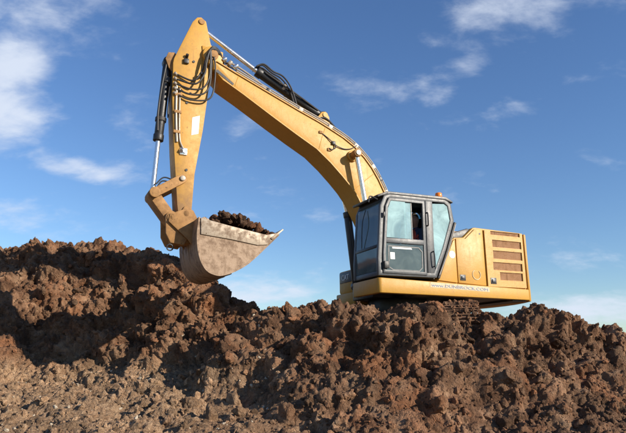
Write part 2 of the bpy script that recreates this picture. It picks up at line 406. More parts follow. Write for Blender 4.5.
    def out(s, name, mat, parent=None, ang=0.6):
        bmesh.ops.recalc_face_normals(s.bm, faces=s.bm.faces)
        me = bpy.data.meshes.new(name); s.bm.to_mesh(me); s.bm.free()
        me.polygons.foreach_set('use_smooth', [True] * len(me.polygons)); me.set_sharp_from_angle(angle=ang)
        return mesh_obj(name, me, mat, parent)

def arc(cx, cz, r, a0, a1, n=8):
    return [(cx + r * math.cos(math.radians(a0 + (a1 - a0) * i / n)), cz + r * math.sin(math.radians(a0 + (a1 - a0) * i / n))) for i in range(n + 1)]

# ------------------------------------------------------------------ the ground
def tps(C, smooth=0.02):
    C = np.array(C, float); X = C[:, :2]; n = len(C)
    def U(r2): return np.where(r2 > 1e-12, 0.5 * r2 * np.log(np.maximum(r2, 1e-12)), 0)
    K = U(((X[:, None] - X[None]) ** 2).sum(-1)) + smooth * np.eye(n); Pm = np.c_[np.ones(n), X]
    A = np.zeros((n + 3, n + 3)); A[:n, :n] = K; A[:n, n:] = Pm; A[n:, :n] = Pm.T
    w = np.linalg.solve(A, np.r_[C[:, 2], 0, 0, 0])
    def f(x, y):
        r = w[n] + w[n + 1] * x + w[n + 2] * y
        for i in range(n): r = r + w[i] * U((x - X[i, 0]) ** 2 + (y - X[i, 1]) ** 2)
        return r
    return f
CTRL = [(-3.95, 8, .72), (-2.69, 8, .72), (-1.43, 8, .72), (0, 8, .72), (1.35, 8, .72), (2.61, 8, .72), (3.95, 8, .72),
 (-5.78, 10.2, 1.15), (-4.05, 10, 1.08), (-2.61, 10, 1.12), (-1.31, 9.8, 1.14),
 (-6.12, 12, 1.75), (-5.63, 12.3, 1.53), (-4.77, 12.4, 1.53), (-3.85, 12.3, 1.67), (-3.25, 12.2, 1.9), (-2.62, 12, 2.0),
 (-6.49, 13.4, 2.71), (-5.1, 13.1, 2.15), (-5.53, 14, 2.99), (-4.23, 13.3, 2.5), (-3.66, 13.5, 3.1),
 (-8.27, 15.6, 4.50), (-7.43, 15.5, 4.50), (-6.3, 15.6, 4.62), (-5.43, 15.4, 4.5), (-4.32, 14.8, 4.18), (-3.54, 14.2, 3.98), (-2.87, 13.4, 3.30), (-2.28, 12.7, 2.60),
 (-1.78, 12.2, 2.34), (-1.25, 12, 2.34), (-.54, 11.6, 2.42), (.13, 11.3, 2.62), (.82, 10.5, 2.50), (1.49, 10.3, 2.46), (1.98, 10.2, 2.46), (2.44, 10.1, 2.10), (2.75, 10.35, 2.16), (3.1, 10.6, 2.40),
 (3.91, 10.9, 2.46), (4.65, 11.2, 2.36), (5.38, 11.4, 2.23), (5.9, 11.5, 2.11), (6.94, 11.6, 1.85),
 (-1.05, 10.2, 1.64), (.11, 9.8, 1.78), (1.32, 9.3, 1.77), (2.58, 9.5, 1.77), (3.97, 9.9, 1.7), (5.17, 10.2, 1.54), (0, 8.9, 1.13), (1.2, 8.6, 1.15), (2.6, 8.7, 1.15), (4.12, 9, 1.06),
 # where the machine stands, and the far side of the heaps
 (.3, 11.9, 1.95), (.9, 11.6, 1.78), (2.7, 11.4, 1.72), (1.8, 12.85, 1.70), (.6, 14.9, 1.70), (2.9, 14.4, 1.66), (4.3, 13.2, 1.60), (3.6, 12.2, 1.75), (5.6, 13.2, 1.3),
 (-.8, 13.4, 2.15), (-2.6, 15.8, 3.2), (-4.5, 17, 4.0), (-7, 17.4, 4.2), (-10, 17, 3.9), (-11, 15.4, 4.1), (-9.6, 13.6, 2.9), (-9.5, 11.8, 1.7), (-8, 10.2, 1.2), (-7, 8, .75), (-10, 8, .7),
 (-5, 20.5, 2.2), (-1, 19, 1.4), (3, 18, 1.2), (6.5, 16, .8), (9, 12, 1.3), (9.5, 10, .95), (7.5, 9.5, .95), (6.6, 8, .7), (10, 8, .6),
 (-9, 5.5, .32), (-5, 5.5, .34), (0, 5.5, .34), (5, 5.5, .32), (9, 5.5, .25), (-9, 2.5, .08), (0, 2.5, .1), (9, 2.5, .05), (-9, -2, .05), (0, -2, .05), (9, -2, .05),
 (-12, 24, .3), (-4, 26, .1), (4, 24, .1), (11, 20, .1), (14, 12, .5), (14, 5, .1), (-15, 12, 1.6), (-15, 17, 2.6), (-15, 5, .2)]
base_h = tps(CTRL)
def base_z(x, y):
    z = base_h(x, y)
    d = np.maximum(np.maximum(np.abs(x) - 15, 0), np.maximum(np.maximum(y - 26, 0), np.maximum(-2 - y, 0)))
    k = np.clip(d / 6.0, 0, 1); k = k * k * (3 - 2 * k)
    return z * (1 - k) + (-0.45) * k
def displaced(x, y):
    A = [displaced_part(x[i:i + 40000], y[i:i + 40000]) for i in range(0, len(x), 40000)]
    return np.concatenate([a[0] for a in A]), np.concatenate([a[1] for a in A])
def displaced_part(x, y):
    """World position and tone of the churned soil surface over base point (x, y)."""
    z = base_z(x, y); e = 0.06
    gx = (base_z(x + e, y) - base_z(x - e, y)) / (2 * e); gy = (base_z(x, y + e) - base_z(x, y - e)) / (2 * e)
    nl = np.sqrt(gx * gx + gy * gy + 1); nx, ny, nz = -gx / nl, -gy / nl, 1 / nl
    P = np.stack([x, y, z], 1)
    W = np.stack([fbm(P * 1.7 + 5, 3, 11), fbm(P * 1.7 + 31, 3, 12), fbm(P * 1.7 + 77, 3, 13)], 1)
    w2 = np.stack([fbm(P * 7 + 5, 2, 21), fbm(P * 7 + 31, 2, 22), fbm(P * 7 + 77, 2, 23)], 1)
    big = fbm(P * 0.75, 4, 1)
    Q = P + 0.28 * W + 0.05 * w2
    c1, t1 = clods(Q * 1.25, 40, 1.1, 1.0)
    c2, t2 = clods(Q * 2.6 + 9.1, 60, 1.2, 1.0)
    c3, t3 = clods((P + .12 * W + 0.07 * w2) * 5.6 + 3.3, 80, 1.5, 1.1)
    c4, t4 = clods((P + 0.06 * w2) * 12.5, 90, 1.5, 1.1)
    f = fbm(P * 19, 4, 33, 0.72); crack = np.abs(fbm(P * 3.1 + 0.5 * w2, 4, 44, 0.6)); rid = np.abs(fbm(P * 9.5 + 40, 4, 55, 0.62))
    patch = np.clip(0.5 + 1.6 * fbm(P * 0.9 + 60, 3, 66), 0.0, 1.0)
    # rougher on the tipped heaps, crumbly but flatter on the trodden ground
    rough = 0.42 + 0.58 * np.clip((z - 0.9) / 0.9, 0, 1)
    rough = rough * np.clip((y - 1.0) / 5.0, 0.25, 1)
    quiet = np.exp(-(((x - 1.8) / 2.2) ** 2 + ((y - 13.2) / 1.9) ** 2) ** 2)        # pressed flat under the machine
    rough = rough * (1 - 0.8 * quiet)
    crumb = (0.85 + 0.15 * rough) * np.clip((y - 1.0) / 5.0, 0.25, 1) * (1 - 0.6 * quiet) * (0.30 + 0.70 * patch)
    disp = rough * (0.24 * big + 0.25 * (c1 - 0.42) + 0.22 * (c2 - 0.36) + 0.16 * (crack - 0.17)) \
        + crumb * (0.110 * (c3 - 0.30) + 0.060 * (c4 - 0.30) + 0.07 * (0.15 - rid) + 0.034 * f)
    tone = np.clip(0.25 * t1 + 0.35 * t2 + 0.25 * t3 + 0.15 * t4 + 0.15 * W[:, 0], 0, 1)
    lat = 0.6 + 0.65 * rough
    return np.stack([x + nx * disp * lat + .03 * w2[:, 0] * rough, y + ny * disp * lat + .03 * w2[:, 1] * rough, z + nz * disp], 1), tone

# settle the form: the lumps ride on the heap's own line, so take their local mean off at the points that define it
NFIX = 56; DONE = np.zeros(NFIX)
for it in range(2):
    off = np.array([(a, b_) for a in np.linspace(-.32, .32, 5) for b_ in np.linspace(-.32, .32, 5)])
    cx = np.array([c[0] for c in CTRL[:NFIX]]); cy = np.array([c[1] for c in CTRL[:NFIX]])
    xs = (cx[:, None] + off[None, :, 0]).ravel(); ys = (cy[:, None] + off[None, :, 1]).ravel()
    pz = displaced(xs, ys)[0][:, 2] - base_z(xs, ys)
    d = pz.reshape(NFIX, -1); d = 0.6 * d.mean(1) + 0.4 * np.sort(d, 1)[:, -6:].mean(1)
    if it == 0: DONE = 0.85 * d
    else: DONE = DONE + 0.85 * (d - DONE) * 0.5
    base_h = tps([(c[0], c[1], c[2] - DONE[i] if i < NFIX else c[2]) for i, c in enumerate(CTRL)])
def axis(lo, a, b, hi, step, out_step):
    return np.concatenate([np.arange(lo, a, out_step), np.arange(a, b, step), np.arange(b, hi + 1e-6, out_step)])
gx_ = axis(-24, -8.8, 7.8, 24, 0.0185, 0.30); gy_ = axis(-10, 7.3, 16.2, 36, 0.0155, 0.25)
GX, GY = np.meshgrid(gx_, gy_)
Pm, Tm = displaced(GX.ravel(), GY.ravel())
nxg, nyg = len(gx_), len(gy_)
idx = np.arange(nxg * nyg).reshape(nyg, nxg)
Fq = np.stack([idx[:-1, :-1].ravel(), idx[:-1, 1:].ravel(), idx[1:, 1:].ravel(), idx[1:, :-1].ravel()], 1)
me = np_mesh('soil_heap', Pm, Fq); set_tone(me, Tm)
tag(mesh_obj('soil_heap', me, 'soil'), kind='structure')
gp = np.array([[-4000, -4000, -.16], [4000, -4000, -.16], [4000, 4000, -.16], [-4000, 4000, -.16]])
me = np_mesh('ground', gp, np.array([[0, 1, 2, 3]])); set_tone(me, [.5] * 4)
tag(mesh_obj('ground', me, 'soil'), kind='structure')

# a lump of broken clay: faceted, uneven
def clod_mesh(name, seed, sub=3, flat=1.0):
    bm = bmesh.new(); bmesh.ops.create_icosphere(bm, subdivisions=sub, radius=1.0)
    V = np.array([v.co[:] for v in bm.verts]); F = np.array([[v.index for v in f.verts] for f in bm.faces]); bm.free()
    r = np.random.RandomState(seed)
    R = np.ones(len(V)) * 1.0
    for k in range(15):                                   # random cuts give broken faces
        n = r.normal(size=3); n /= np.linalg.norm(n); dcut = r.uniform(.48, .88); dd = V @ n
        R = np.where(dd > 1e-3, np.minimum(R, dcut / np.maximum(dd, 1e-3)), R)
    off = seed * 7.7
    c, _ = clods(V * 1.9 + off, seed, 1.0, 1.0); c2, _ = clods(V * 4.5 + off, seed + 3, 1.4, 1.1)
    R = R * (0.90 + 0.30 * fbm(V * 1.3 + off, 3, seed) + 0.26 * c + (0.16 * c2 + 0.22 * (0.15 - np.abs(fbm(V * 5 + off, 3, seed))) if sub > 2 else 0.1 * fbm(V * 4 + off, 2, seed)))
    P = V * R[:, None] * np.array([1.0, 0.85, 0.7 * flat])
    return P, F

# ------------------------------------------------------------------ the excavator
# machine frame: x forward (towards the bucket), y to its left (cab side), z up; origin under the slew ring
YAW, MP = 0.43685897, -0.0112187
fw = Vector((-math.cos(YAW), -math.sin(YAW), 0)); lf = Vector((math.sin(YAW), -math.cos(YAW), 0)); up = Vector((0, 0, 1))
mx = fw * math.cos(MP) + up * math.sin(MP); mz = -fw * math.sin(MP) + up * math.cos(MP)
ORG = Vector((1.80528, 12.84563, 1.73828))
M_MACH = Matrix(((mx.x, lf.x, mz.x, ORG.x), (mx.y, lf.y, mz.y, ORG.y), (mx.z, lf.z, mz.z, ORG.z), (0, 0, 0, 1)))
EX = bpy.data.objects.new('excavator', None); COL.objects.link(EX); EX.matrix_world = M_MACH
tag(EX, 'yellow tracked excavator standing on the soil heap with its bucket raised', 'excavator')

# ---- undercarriage, swung under the house
UROT = math.radians(54.97)
def under(o): o.rotation_euler = (0, 0, UROT); return o
s = S().box((-.95, -.85, .42), (.95, .85, .80), .05); s.box((-.55, -.95, .30), (-.2, .95, .62), .03); s.box((.2, -.95, .30), (.55, .95, .62), .03)
under(s.out('carbody', 'track_mud', EX))
s = S().cyl((0, 0, .78), (0, 0, 1.12), .62, n=40, bev=.02); s.out('slew_ring', 'black', EX)
RW, HX, ZC = .40, 1.72, .47
shoe_me = None
s = S().box((-.083, -.30, 0), (.083, .30, .022), .006)
for gx0 in (-.068, 0, .05): s.box((gx0, -.298, .020), (gx0 + .016, .298, .052 if gx0 < .04 else .046))
so = s.out('track_shoe', 'track_mud'); shoe_me = so.data; bpy.data.objects.remove(so)
for side in (-1, 1):
    yc = side * 1.19
    s = S().box((-1.45, yc - .16, .30), (1.45, yc + .16, .60), .05)
    tr = s.out('track', 'track_mud', EX); under(tr)
    nsh = 50; per = 4 * HX + 2 * math.pi * RW
    for i in range(nsh):
        u = per * i / nsh
        if u < 2 * HX: p = (-HX + u, ZC + RW); a = 0
        elif u < 2 * HX + math.pi * RW:
            t = (u - 2 * HX) / RW; p = (HX + RW * math.sin(t), ZC + RW * math.cos(t)); a = t
        elif u < 4 * HX + math.pi * RW: p = (HX - (u - 2 * HX - math.pi * RW), ZC - RW); a = math.pi
        else:
            t = (u - 4 * HX - math.pi * RW) / RW; p = (-HX - RW * math.sin(t), ZC - RW * math.cos(t)); a = math.pi + t
        o = bpy.data.objects.new('track_shoe', shoe_me); COL.objects.link(o); o.parent = tr
        o.location = (p[0], yc, p[1]); o.rotation_euler = (0, a, 0)
    s = S().cyl((-HX, yc - .06, ZC), (-HX, yc + .06, ZC), .37, n=24, bev=.01); s.cyl((-HX, yc - .2, ZC), (-HX, yc + .2, ZC), .2, n=24, bev=.01); s.out('sprocket', 'track_mud', tr)
    s = S().cyl((HX, yc - .10, ZC), (HX, yc + .10, ZC), .36, n=28, bev=.02); s.cyl((HX, yc - .15, ZC), (HX, yc + .15, ZC), .12, n=16); s.out('idler_wheel', 'track_mud', tr)
    for k in range(7):
        rx = -1.25 + k * .417
        S().cyl((rx, yc - .15, .21), (rx, yc + .15, .21), .10, n=16, bev=.01).out('roller', 'track_mud', tr)

# ---- platform
s = S().box((-2.3, -1.2, 1.10), (.30, 1.20, 1.34), .02); s.box((-.4, -.42, 1.12), (.85, .42, 1.42), .02); s.out('deck', 'black', EX)
SK = [(1.20, 1.36)] + [(1.27 - .08 + .08 * math.cos(t), 1.36 - .08 + .08 * math.sin(t)) for t in (1.2, .8, .4, 0)]
s = S().plan([(-2.40, 1.215), (-2.40, 1.36)] + SK[:1] + SK[1:] + [(1.27, .36), (1.16, .36), (1.16, 1.215)], 1.11, 1.395, .022)
for v in s.bm.verts:                                      # the skirt gets shallower towards the tail
    k = max(0, min(1, (1.27 - v.co.x) / 3.7)); v.co.z = v.co.z - k * (.09 if v.co.z > 1.25 else .03)
skirt = s.out('side_skirt', 'yellow', EX)
s = S().box((.1, -1.36, 1.06), (.76, -.50, 1.34), .03); s.out('front_step', 'yellow', EX)
# text on the skirt
def text_part(name, body, size, mat, parent, loc, xdir, zdir, depth=.003, width=None):
    cu = bpy.data.curves.new(name, 'FONT'); cu.body = body; cu.size = size; cu.extrude = depth; cu.align_x = 'LEFT'
    to = bpy.data.objects.new(name, cu); COL.objects.link(to)
    dg = bpy.context.evaluated_depsgraph_get(); me = bpy.data.meshes.new_from_object(to.evaluated_get(dg))
    bpy.data.objects.remove(to); bpy.data.curves.remove(cu)
    X = Vector(xdir).normalized(); Z = Vector(zdir).normalized(); N = X.cross(Z)
    xs = [v.co.x for v in me.vertices]; k = (width / (max(xs) - min(xs))) if width else 1
    for v in me.vertices: v.co = Vector(loc) + X * v.co.x * k + Z * v.co.y + N * v.co.z
    me.materials.clear()
    return mesh_obj(name, me, mat, parent)
s = S().poly([(.12, 1.352), (.12, 1.255), (-1.34, 1.210), (-1.34, 1.307)], 1.360, 1.3635); bk = s.out('lettering_strip', 'strip_film', skirt)
text_part('lettering', 'www.DUNBROCK.COM', .082, 'blue_print', skirt, (.09, 1.366, 1.270), (-1, 0, -.031), (0, 0, 1), .002, 1.38)

# ---- right-hand front: tool box and tank
s = S().box((.10, -1.30, 1.33), (.72, -.56, 1.86), .06); tb = s.out('tool_box', 'yellow', EX)
s = S().box((.722, -1.22, 1.58), (.735, -.66, 1.82), .008); s.out('badge_plate', 'charcoal', tb)
text_part('lettering', 'CAT', .17, 'white', tb, (.738, -1.12, 1.64), (0, 1, 0), (0, 0, 1), .003, .34)
s = S().box((-.62, -1.30, 1.34), (.08, -.50, 2.12), .06); s.out('fuel_tank', 'yellow', EX)
s = S()
s.tube([(-.02, -1.25, 2.08), (-.02, -1.25, 2.5), (-.12, -1.25, 2.6), (-.5, -1.25, 2.6), (-.58, -1.25, 2.5), (-.58, -1.25, 2.1)], .017)
s.out('handrail', 'black', EX)

# ---- engine hood
HP = [(-.10, 1.345), (-.52, 2.22), (-.60, 2.30), (-.84, 2.32), (-1.10, 2.545), (-1.16, 2.555), (-2.40, 2.530), (-2.40, 1.30)]
s = S().poly(HP, -1.28, 1.265, .02); s.out('engine_hood', 'yellow', EX)
s = S().poly([(-.50, 2.30), (-.58, 2.40), (-.80, 2.47), (-1.02, 2.54), (-1.10, 2.50), (-.82, 2.24)], -.9, 1.20, .02); s.out('air_intake', 'black', EX)
s = S().poly([(-1.3, 2.54), (-1.3, 2.66), (-1.55, 2.70), (-2.0, 2.69), (-2.1, 2.53)], -.75, .35, .03); s.out('bonnet', 'yellow', EX)
s = S().cyl((-1.7, -.95, 2.5), (-1.7, -.95, 2.85), .06, n=16); s.cyl((-1.7, -.95, 2.85), (-1.78, -.95, 2.95), .06, n=16); s.out('exhaust_pipe', 'black', EX)
Y0, Y1 = 1.262, 1.300
s = S().poly([(-.13, 1.405), (-.535, 2.215), (-.595, 2.262), (-.60, 1.375)], Y0, Y1, .012); fp = s.out('front_panel', 'yellow', EX)
S().cyl((-.50, 1.300, 1.94), (-.50, 1.303, 1.94), .075, n=28).out('sticker', 'white', fp)
s = S().poly([(-.618, 1.375), (-.618, 2.275), (-.86, 2.29), (-1.115, 2.51), (-1.325, 2.515), (-1.325, 1.345)], Y0, Y1, .012); dp = s.out('engine_door', 'yellow', EX)
S().cyl((-1.24, 1.297, 2.42), (-1.24, 1.304, 2.42), .022, n=16).out('key_hole', 'black', dp)
s = S()
ring = [(-1.08 + .10 * math.cos(t), 1.302, 1.56 + .10 * math.sin(t)) for t in np.linspace(2.3, 2.3 + 5.0, 22)]
s.tube(ring, .010, 6, 0); s.out('round_emblem', 'faint_mark', dp)
def latch(x0, x1, z0, z1, par, yo=0.0):
    b_ = S().box((x1, 1.296 + yo, z0), (x0, 1.306 + yo, z1), .006).out('latch', 'black', par)
    S().box((x1 + .03, 1.304 + yo, z0 + .035), (x0 - .035, 1.322 + yo, z1 - .03), .006).out('latch_handle', 'charcoal', par)
latch(-.66, -.80, 1.425, 1.545, dp)
# grille door: a sheet with five slots, each a louvred grille
GR = [(-1.51, -2.31, 2.42, 2.50), (-1.54, -2.33, 2.16, 2.315), (-1.54, -2.33, 1.915, 2.09), (-1.52, -2.31, 1.68, 1.845), (-1.68, -2.30, 1.475, 1.64)]
s = S().poly([(-1.343, 1.345), (-1.343, 2.517), (-2.385, 2.500), (-2.385, 1.318)], Y0, Y1 - .012, 0)
gd = s.out('grille_door', 'yellow', EX)
zs = sorted({1.32, 2.51} | {g[2] for g in GR} | {g[3] for g in GR})
s = S()
def px_(x0, x1, z0, z1): s.box((x1, Y1 - .014, z0), (x0, Y1 + .022, z1))
px_(-1.35, -2.38, 1.335, 1.475); 
for i, g in enumerate(GR):
    px_(-1.35, g[0], g[2], g[3]); px_(g[1], -2.38, g[2], g[3])
    hi = GR[i - 1][2] if i else 2.505
    px_(-1.35, -2.38, g[3], hi)
s.out('door_skin', 'yellow', gd)
for g in GR:
    s = S().box((g[1], Y1 - .016, g[2]), (g[0], Y1 - .010, g[3]))
    n = max(3, int((g[3] - g[2]) / .024))
    for k in range(n):
        z = g[2] + (k + .5) * (g[3] - g[2]) / n
        s.poly([(g[0], z - .008), (g[1], z - .008), (g[1], z + .004), (g[0], z + .004)], Y1 - .010, Y1 + .001)
    s.out('grille', 'grille', gd)
latch(-1.42, -1.57, 1.385, 1.515, gd, .022)
# counterweight
cw = []
for t in np.linspace(0, 1, 15):
    a = math.radians(152.5 + 55 * t); cw.append((2.83 * math.cos(a), 2.83 * math.sin(a)))
cw = [(-2.41, 1.335)] + [(-2.47, 1.335)] + cw[1:-1] + [(-2.47, -1.335), (-2.41, -1.335)]
s = S().plan(cw, 1.055, 2.50, .06)
for v in s.bm.verts:
    if v.co.z > 2.3: v.co.x += .05 * (1 if v.co.x < -2.5 else 0)
    if v.co.z < 1.2 and v.co.x < -2.55: v.co.x += .03
s.out('counterweight', 'yellow', EX)
s = S().box((-2.36, -1.28, 1.06), (-2.0, 1.28, 1.12)); s.out('belly_plate', 'black', EX)

# ---- cab
YN, YF = 1.36, .40                                        # near (left) and far side of the cab
OUTL = [(1.27, 1.43), (1.27, 1.75), (1.18, 2.78), (1.08, 3.0), (.95, 3.045), (-.36, 3.065), (-.50, 2.97), (-.555, 2.62), (-.32, 2.02), (-.05, 1.44)]
def inset(pts, d):
    c = S(); P = [Vector(p) for p in pts]; r = []
    for i in range(len(P)):
        d1 = (P[i] - P[i - 1]).normalized(); d2 = (P[(i + 1) % len(P)] - P[i]).normalized()
        n1 = Vector((-d1.y, d1.x)); n2 = Vector((-d2.y, d2.x)); m = (n1 + n2).normalized(); r.append(tuple(P[i] + m * d / max(.4, m.dot(n1))))
    return r
RIN = inset(OUTL, .045)
s = S().strip(RIN, .09, YN - .07, YN, True, .012); s.strip(RIN, .09, YF, YF + .07, True, .012)
s.box((1.16, YF + .069, 1.43), (1.26, YN - .069, 1.52), .01)
s.poly([(1.02, 2.96), (1.10, 2.86), (1.16, 2.86), (1.06, 3.03)], YF + .069, YN - .069)
s.poly([(-.46, 2.60), (-.30, 2.10), (-.05, 1.50), (-.02, 1.50), (-.24, 2.10), (-.40, 2.60)], YF + .069, YN - .069)
s.poly([(-.46, 2.86), (-.46, 3.0), (-.36, 3.0), (-.36, 2.86)], YF + .069, YN - .069)
s.strip([(.06, 1.46), (.04, 3.0)], .17, YN - .065, YN - .004, False, .01); s.strip([(.06, 1.46), (.04, 3.0)], .12, YF + .004, YF + .065, False, .01)
cab = s.out('cab', 'charcoal', EX)
S().poly([(1.15, 1.43), (1.15, 1.47), (-.05, 1.47), (-.05, 1.43)], YF + .06, YN - .08).out('cab_floor', 'black', cab)
s = S().poly([(1.20, 2.985), (1.02, 3.075), (-.38, 3.105), (-.54, 3.03), (-.55, 2.99), (-.36, 3.04), (.94, 3.02), (1.08, 2.975)], YF - .02, YN + .015, .012)
s.out('roof', 'charcoal', cab)
s = S().strip([(1.24, 2.955), (1.0, 3.05)], .05, YF - .01, YN + .02, False, .01); s.out('visor', 'black', cab)
s = S().strip([(-.61, 2.60), (-.375, 2.01), (-.115, 1.44)], .05, YN - .11, YN - .02, False, .008); s.out('rear_seal', 'rubber', cab)
s = S().tube([(-.57, YN + .02, 2.55), (-.345, YN + .02, 1.98), (-.10, YN + .02, 1.50)], .012); s.out('grab_rail', 'pipe_steel', cab)
# door
D = [(1.175, 1.475), (1.165, 1.85), (1.075, 2.78), (.985, 2.955), (.155, 2.965), (.180, 1.475)]
DI = inset(D, .0325)
s = S().strip(DI, .065, YN - .03, YN + .022, True, .010)
s.poly([(1.10, 2.06), (.19, 2.07), (.19, 2.165), (1.09, 2.155)], YN - .026, YN + .018, .006)
door = s.out('door', 'charcoal', cab)
s = S().poly([(1.085, 2.05), (1.11, 1.80), (1.115, 1.535), (.235, 1.535), (.23, 2.06)], YN - .004, YN + .004); s.out('door_lower_pane', 'glass_grey', cab)
s = S().strip([(1.03, 2.0), (1.04, 1.60), (.95, 1.55), (.36, 1.55), (.28, 1.62), (.27, 1.93), (.35, 2.005)], .02, YN + .004, YN + .010, True); s.out('pane_seal', 'charcoal', cab)
s = S().poly([(.95, 1.955), (.95, 1.985), (.52, 1.99), (.50, 1.96)], YN + .0045, YN + .0075); s.poly([(1.00, 1.75), (1.00, 1.88), (.90, 1.88), (.90, 1.75)], YN + .0045, YN + .0075); s.out('sticker', 'white', cab)
s = S().poly([(1.075, 2.165), (1.02, 2.72), (.945, 2.89), (.62, 2.895), (.62, 2.165)], YN + .006, YN + .012); s.out('door_upper_pane', 'glass_dusty', cab)
s = S().poly([(1.00, 2.17), (.97, 2.70), (.93, 2.88), (.47, 2.89), (.47, 2.17)], YN - .016, YN - .010); s.out('sliding_pane', 'glass_dusty', cab)
s = S().strip([(.47, 2.165), (.47, 2.895)], .022, YN - .022, YN - .004); s.out('pane_edge', 'black', cab)
s = S().tube([(.125, YN + .005, 2.72), (.125, YN + .055, 2.70), (.125, YN + .055, 2.48), (.125, YN + .005, 2.46)], .014); s.out('door_handle', 'black', cab)
s = S().tube([(.02, YN + .005, 1.95), (.02, YN + .05, 1.93), (.01, YN + .05, 1.68), (.01, YN + .005, 1.66)], .012); s.out('door_handle', 'black', cab)
s = S().box((1.06, YN + .0225, 1.56), (1.17, YN + .065, 1.70), .012); s.out('door_hinge', 'black', cab)
s = S().box((1.10, YN + .0225, 2.55), (1.14, YN + .05, 2.65), .01); s.out('door_hinge', 'black', cab)
# windows
s = S().poly([(-.045, 1.60), (-.02, 2.93), (-.33, 2.955), (-.41, 2.91), (-.452, 2.62), (-.235, 2.05)], YN - .02, YN - .012); s.out('rear_side_pane', 'glass_dusty', cab)
s = S().poly([(1.17, 1.53), (1.17, 1.75), (1.08, 2.76), (1.0, 2.93), (.13, 2.95), (.13, 1.53)], YF + .02, YF + .028); s.out('right_side_pane', 'glass', cab)
s = S().poly([(-.045, 1.60), (-.02, 2.93), (-.33, 2.955), (-.41, 2.91), (-.452, 2.62), (-.235, 2.05)], YF + .02, YF + .028); s.out('right_rear_pane', 'glass', cab)
s = S().poly([(1.235, 2.02), (1.168, 2.80), (1.11, 2.93), (1.103, 2.926), (1.160, 2.80), (1.227, 2.02)], YF + .07, YN - .07); s.out('windscreen', 'glass', cab)
s = S().poly([(1.235, 1.53), (1.235, 1.97), (1.227, 1.97), (1.227, 1.53)], YF + .07, YN - .07); s.out('lower_windscreen', 'glass', cab)
s = S().box((1.215, YF + .07, 1.965), (1.25, YN - .07, 2.025), .008); s.out('windscreen_rail', 'black', cab)
s = S().poly([(-.455, 2.60), (-.455, 2.88), (-.447, 2.88), (-.447, 2.60)], YF + .07, YN - .07); s.out('rear_pane', 'glass', cab)
s = S().tube([(1.26, .75, 2.03), (1.262, .80, 2.5), (1.19, .82, 2.80)], .009, 6); s.out('wiper', 'black', cab)
s = S().tube([(1.22, 1.33, 2.90), (1.42, 1.40, 2.92), (1.46, 1.40, 2.80)], .014); s.out('mirror_arm', 'black', cab)
# beacon
s = S().cyl((-.33, 1.20, 3.085), (-.33, 1.20, 3.12), .07, n=20, bev=.008); bc = s.out('beacon', 'black', cab)
bc2 = S().cyl((-.33, 1.20, 3.12), (-.33, 1.20, 3.225), .074, .066, n=24, bev=.02).out('beacon_lens', 'amber', cab)
# seat and controls
s = S().poly([(.62, 1.84), (.62, 1.95), (.10, 1.92), (-.02, 1.86), (-.02, 1.80)], .62, 1.12, .04); s.poly([(.10, 1.90), (-.03, 2.52), (-.13, 2.50), (-.06, 1.88)], .64, 1.10, .04)
s.poly([(-.02, 2.54), (-.06, 2.74), (-.14, 2.73), (-.12, 2.53)], .74, 1.0, .03); s.box((.05, .7, 1.47), (.5, 1.05, 1.82), .03); s.out('seat', 'fabric_dark', cab)
for yy in (.54, 1.19):
    s = S().box((.25, yy - .06, 1.90), (.62, yy + .06, 2.06), .03); s.cyl((.56, yy, 2.05), (.60, yy, 2.22), .018); s.cyl((.60, yy, 2.20), (.61, yy, 2.29), .03, .026, bev=.008); s.out('joystick_console', 'black', cab)
s = S().box((1.00, .46, 2.18), (1.03, .66, 2.34), .008); s.cyl((1.02, .5, 1.5), (1.02, .5, 2.2), .015); s.out('monitor', 'black', cab)

# ---- boom
BT = [(4.16, 5.665), (3.77, 5.495), (3.08, 5.21), (2.37, 4.92), (1.95, 4.76), (1.69, 4.645), (1.36, 4.49), (1.09, 4.32), (.86, 4.11), (.69, 3.91), (.53, 3.66), (.39, 3.38), (.22, 2.9), (.08, 2.4), (.0, 1.95)]
BL = [(1.06, 3.22), (1.22, 3.43), (1.42, 3.64), (1.68, 3.89), (2.0, 4.15), (2.44, 4.39), (2.93, 4.67), (3.61, 5.07), (4.03, 5.30)]
foot = arc(.22, 1.78, .2, 160, 330, 8)
nose = arc(4.25, 5.79, .19, -60, 128, 8)
boom_poly = BT + foot + [(.60, 2.3), (.82, 2.78)] + BL + nose
s = S().poly(boom_poly, -.285, .285, .012)
s.strip(BT[:13], .022, -.31, .31, False); s.strip([(.60, 2.3), (.82, 2.78)] + BL, .022, -.31, .31, False)
boom = s.out('boom', 'yellow', EX)
for y in (-1, 1):                                         # pin bosses
    s = S().cyl((4.25, y * .284, 5.79), (4.25, y * .32, 5.79), .115, n=28, bev=.012); s.cyl((4.25, y * .33, 5.79), (4.25, y * .355, 5.79), .075, n=20, bev=.01); s.out('pin_boss', 'yellow_worn', boom)
    s = S().cyl((1.165, y * .284, 4.10), (1.165, y * .34, 4.10), .12, n=28, bev=.012); s.out('pin_boss', 'yellow', boom)
    s = S().poly([(4.14, 5.50), (3.80, 5.26), (3.82, 5.22), (4.18, 5.45)], y * .285, y * .292); s.out('slot', 'black', boom)
s = S().poly([(1.58, 4.58), (1.62, 4.97), (1.70, 5.08), (1.80, 5.06), (2.02, 4.76)], -.15, -.10, .01); s.poly([(1.58, 4.58), (1.62, 4.97), (1.70, 5.08), (1.80, 5.06), (2.02, 4.76)], .10, .15, .01)
s.cyl((1.72, -.17, 5.00), (1.72, .17, 5.00), .055); s.out('cylinder_bracket', 'yellow', boom)
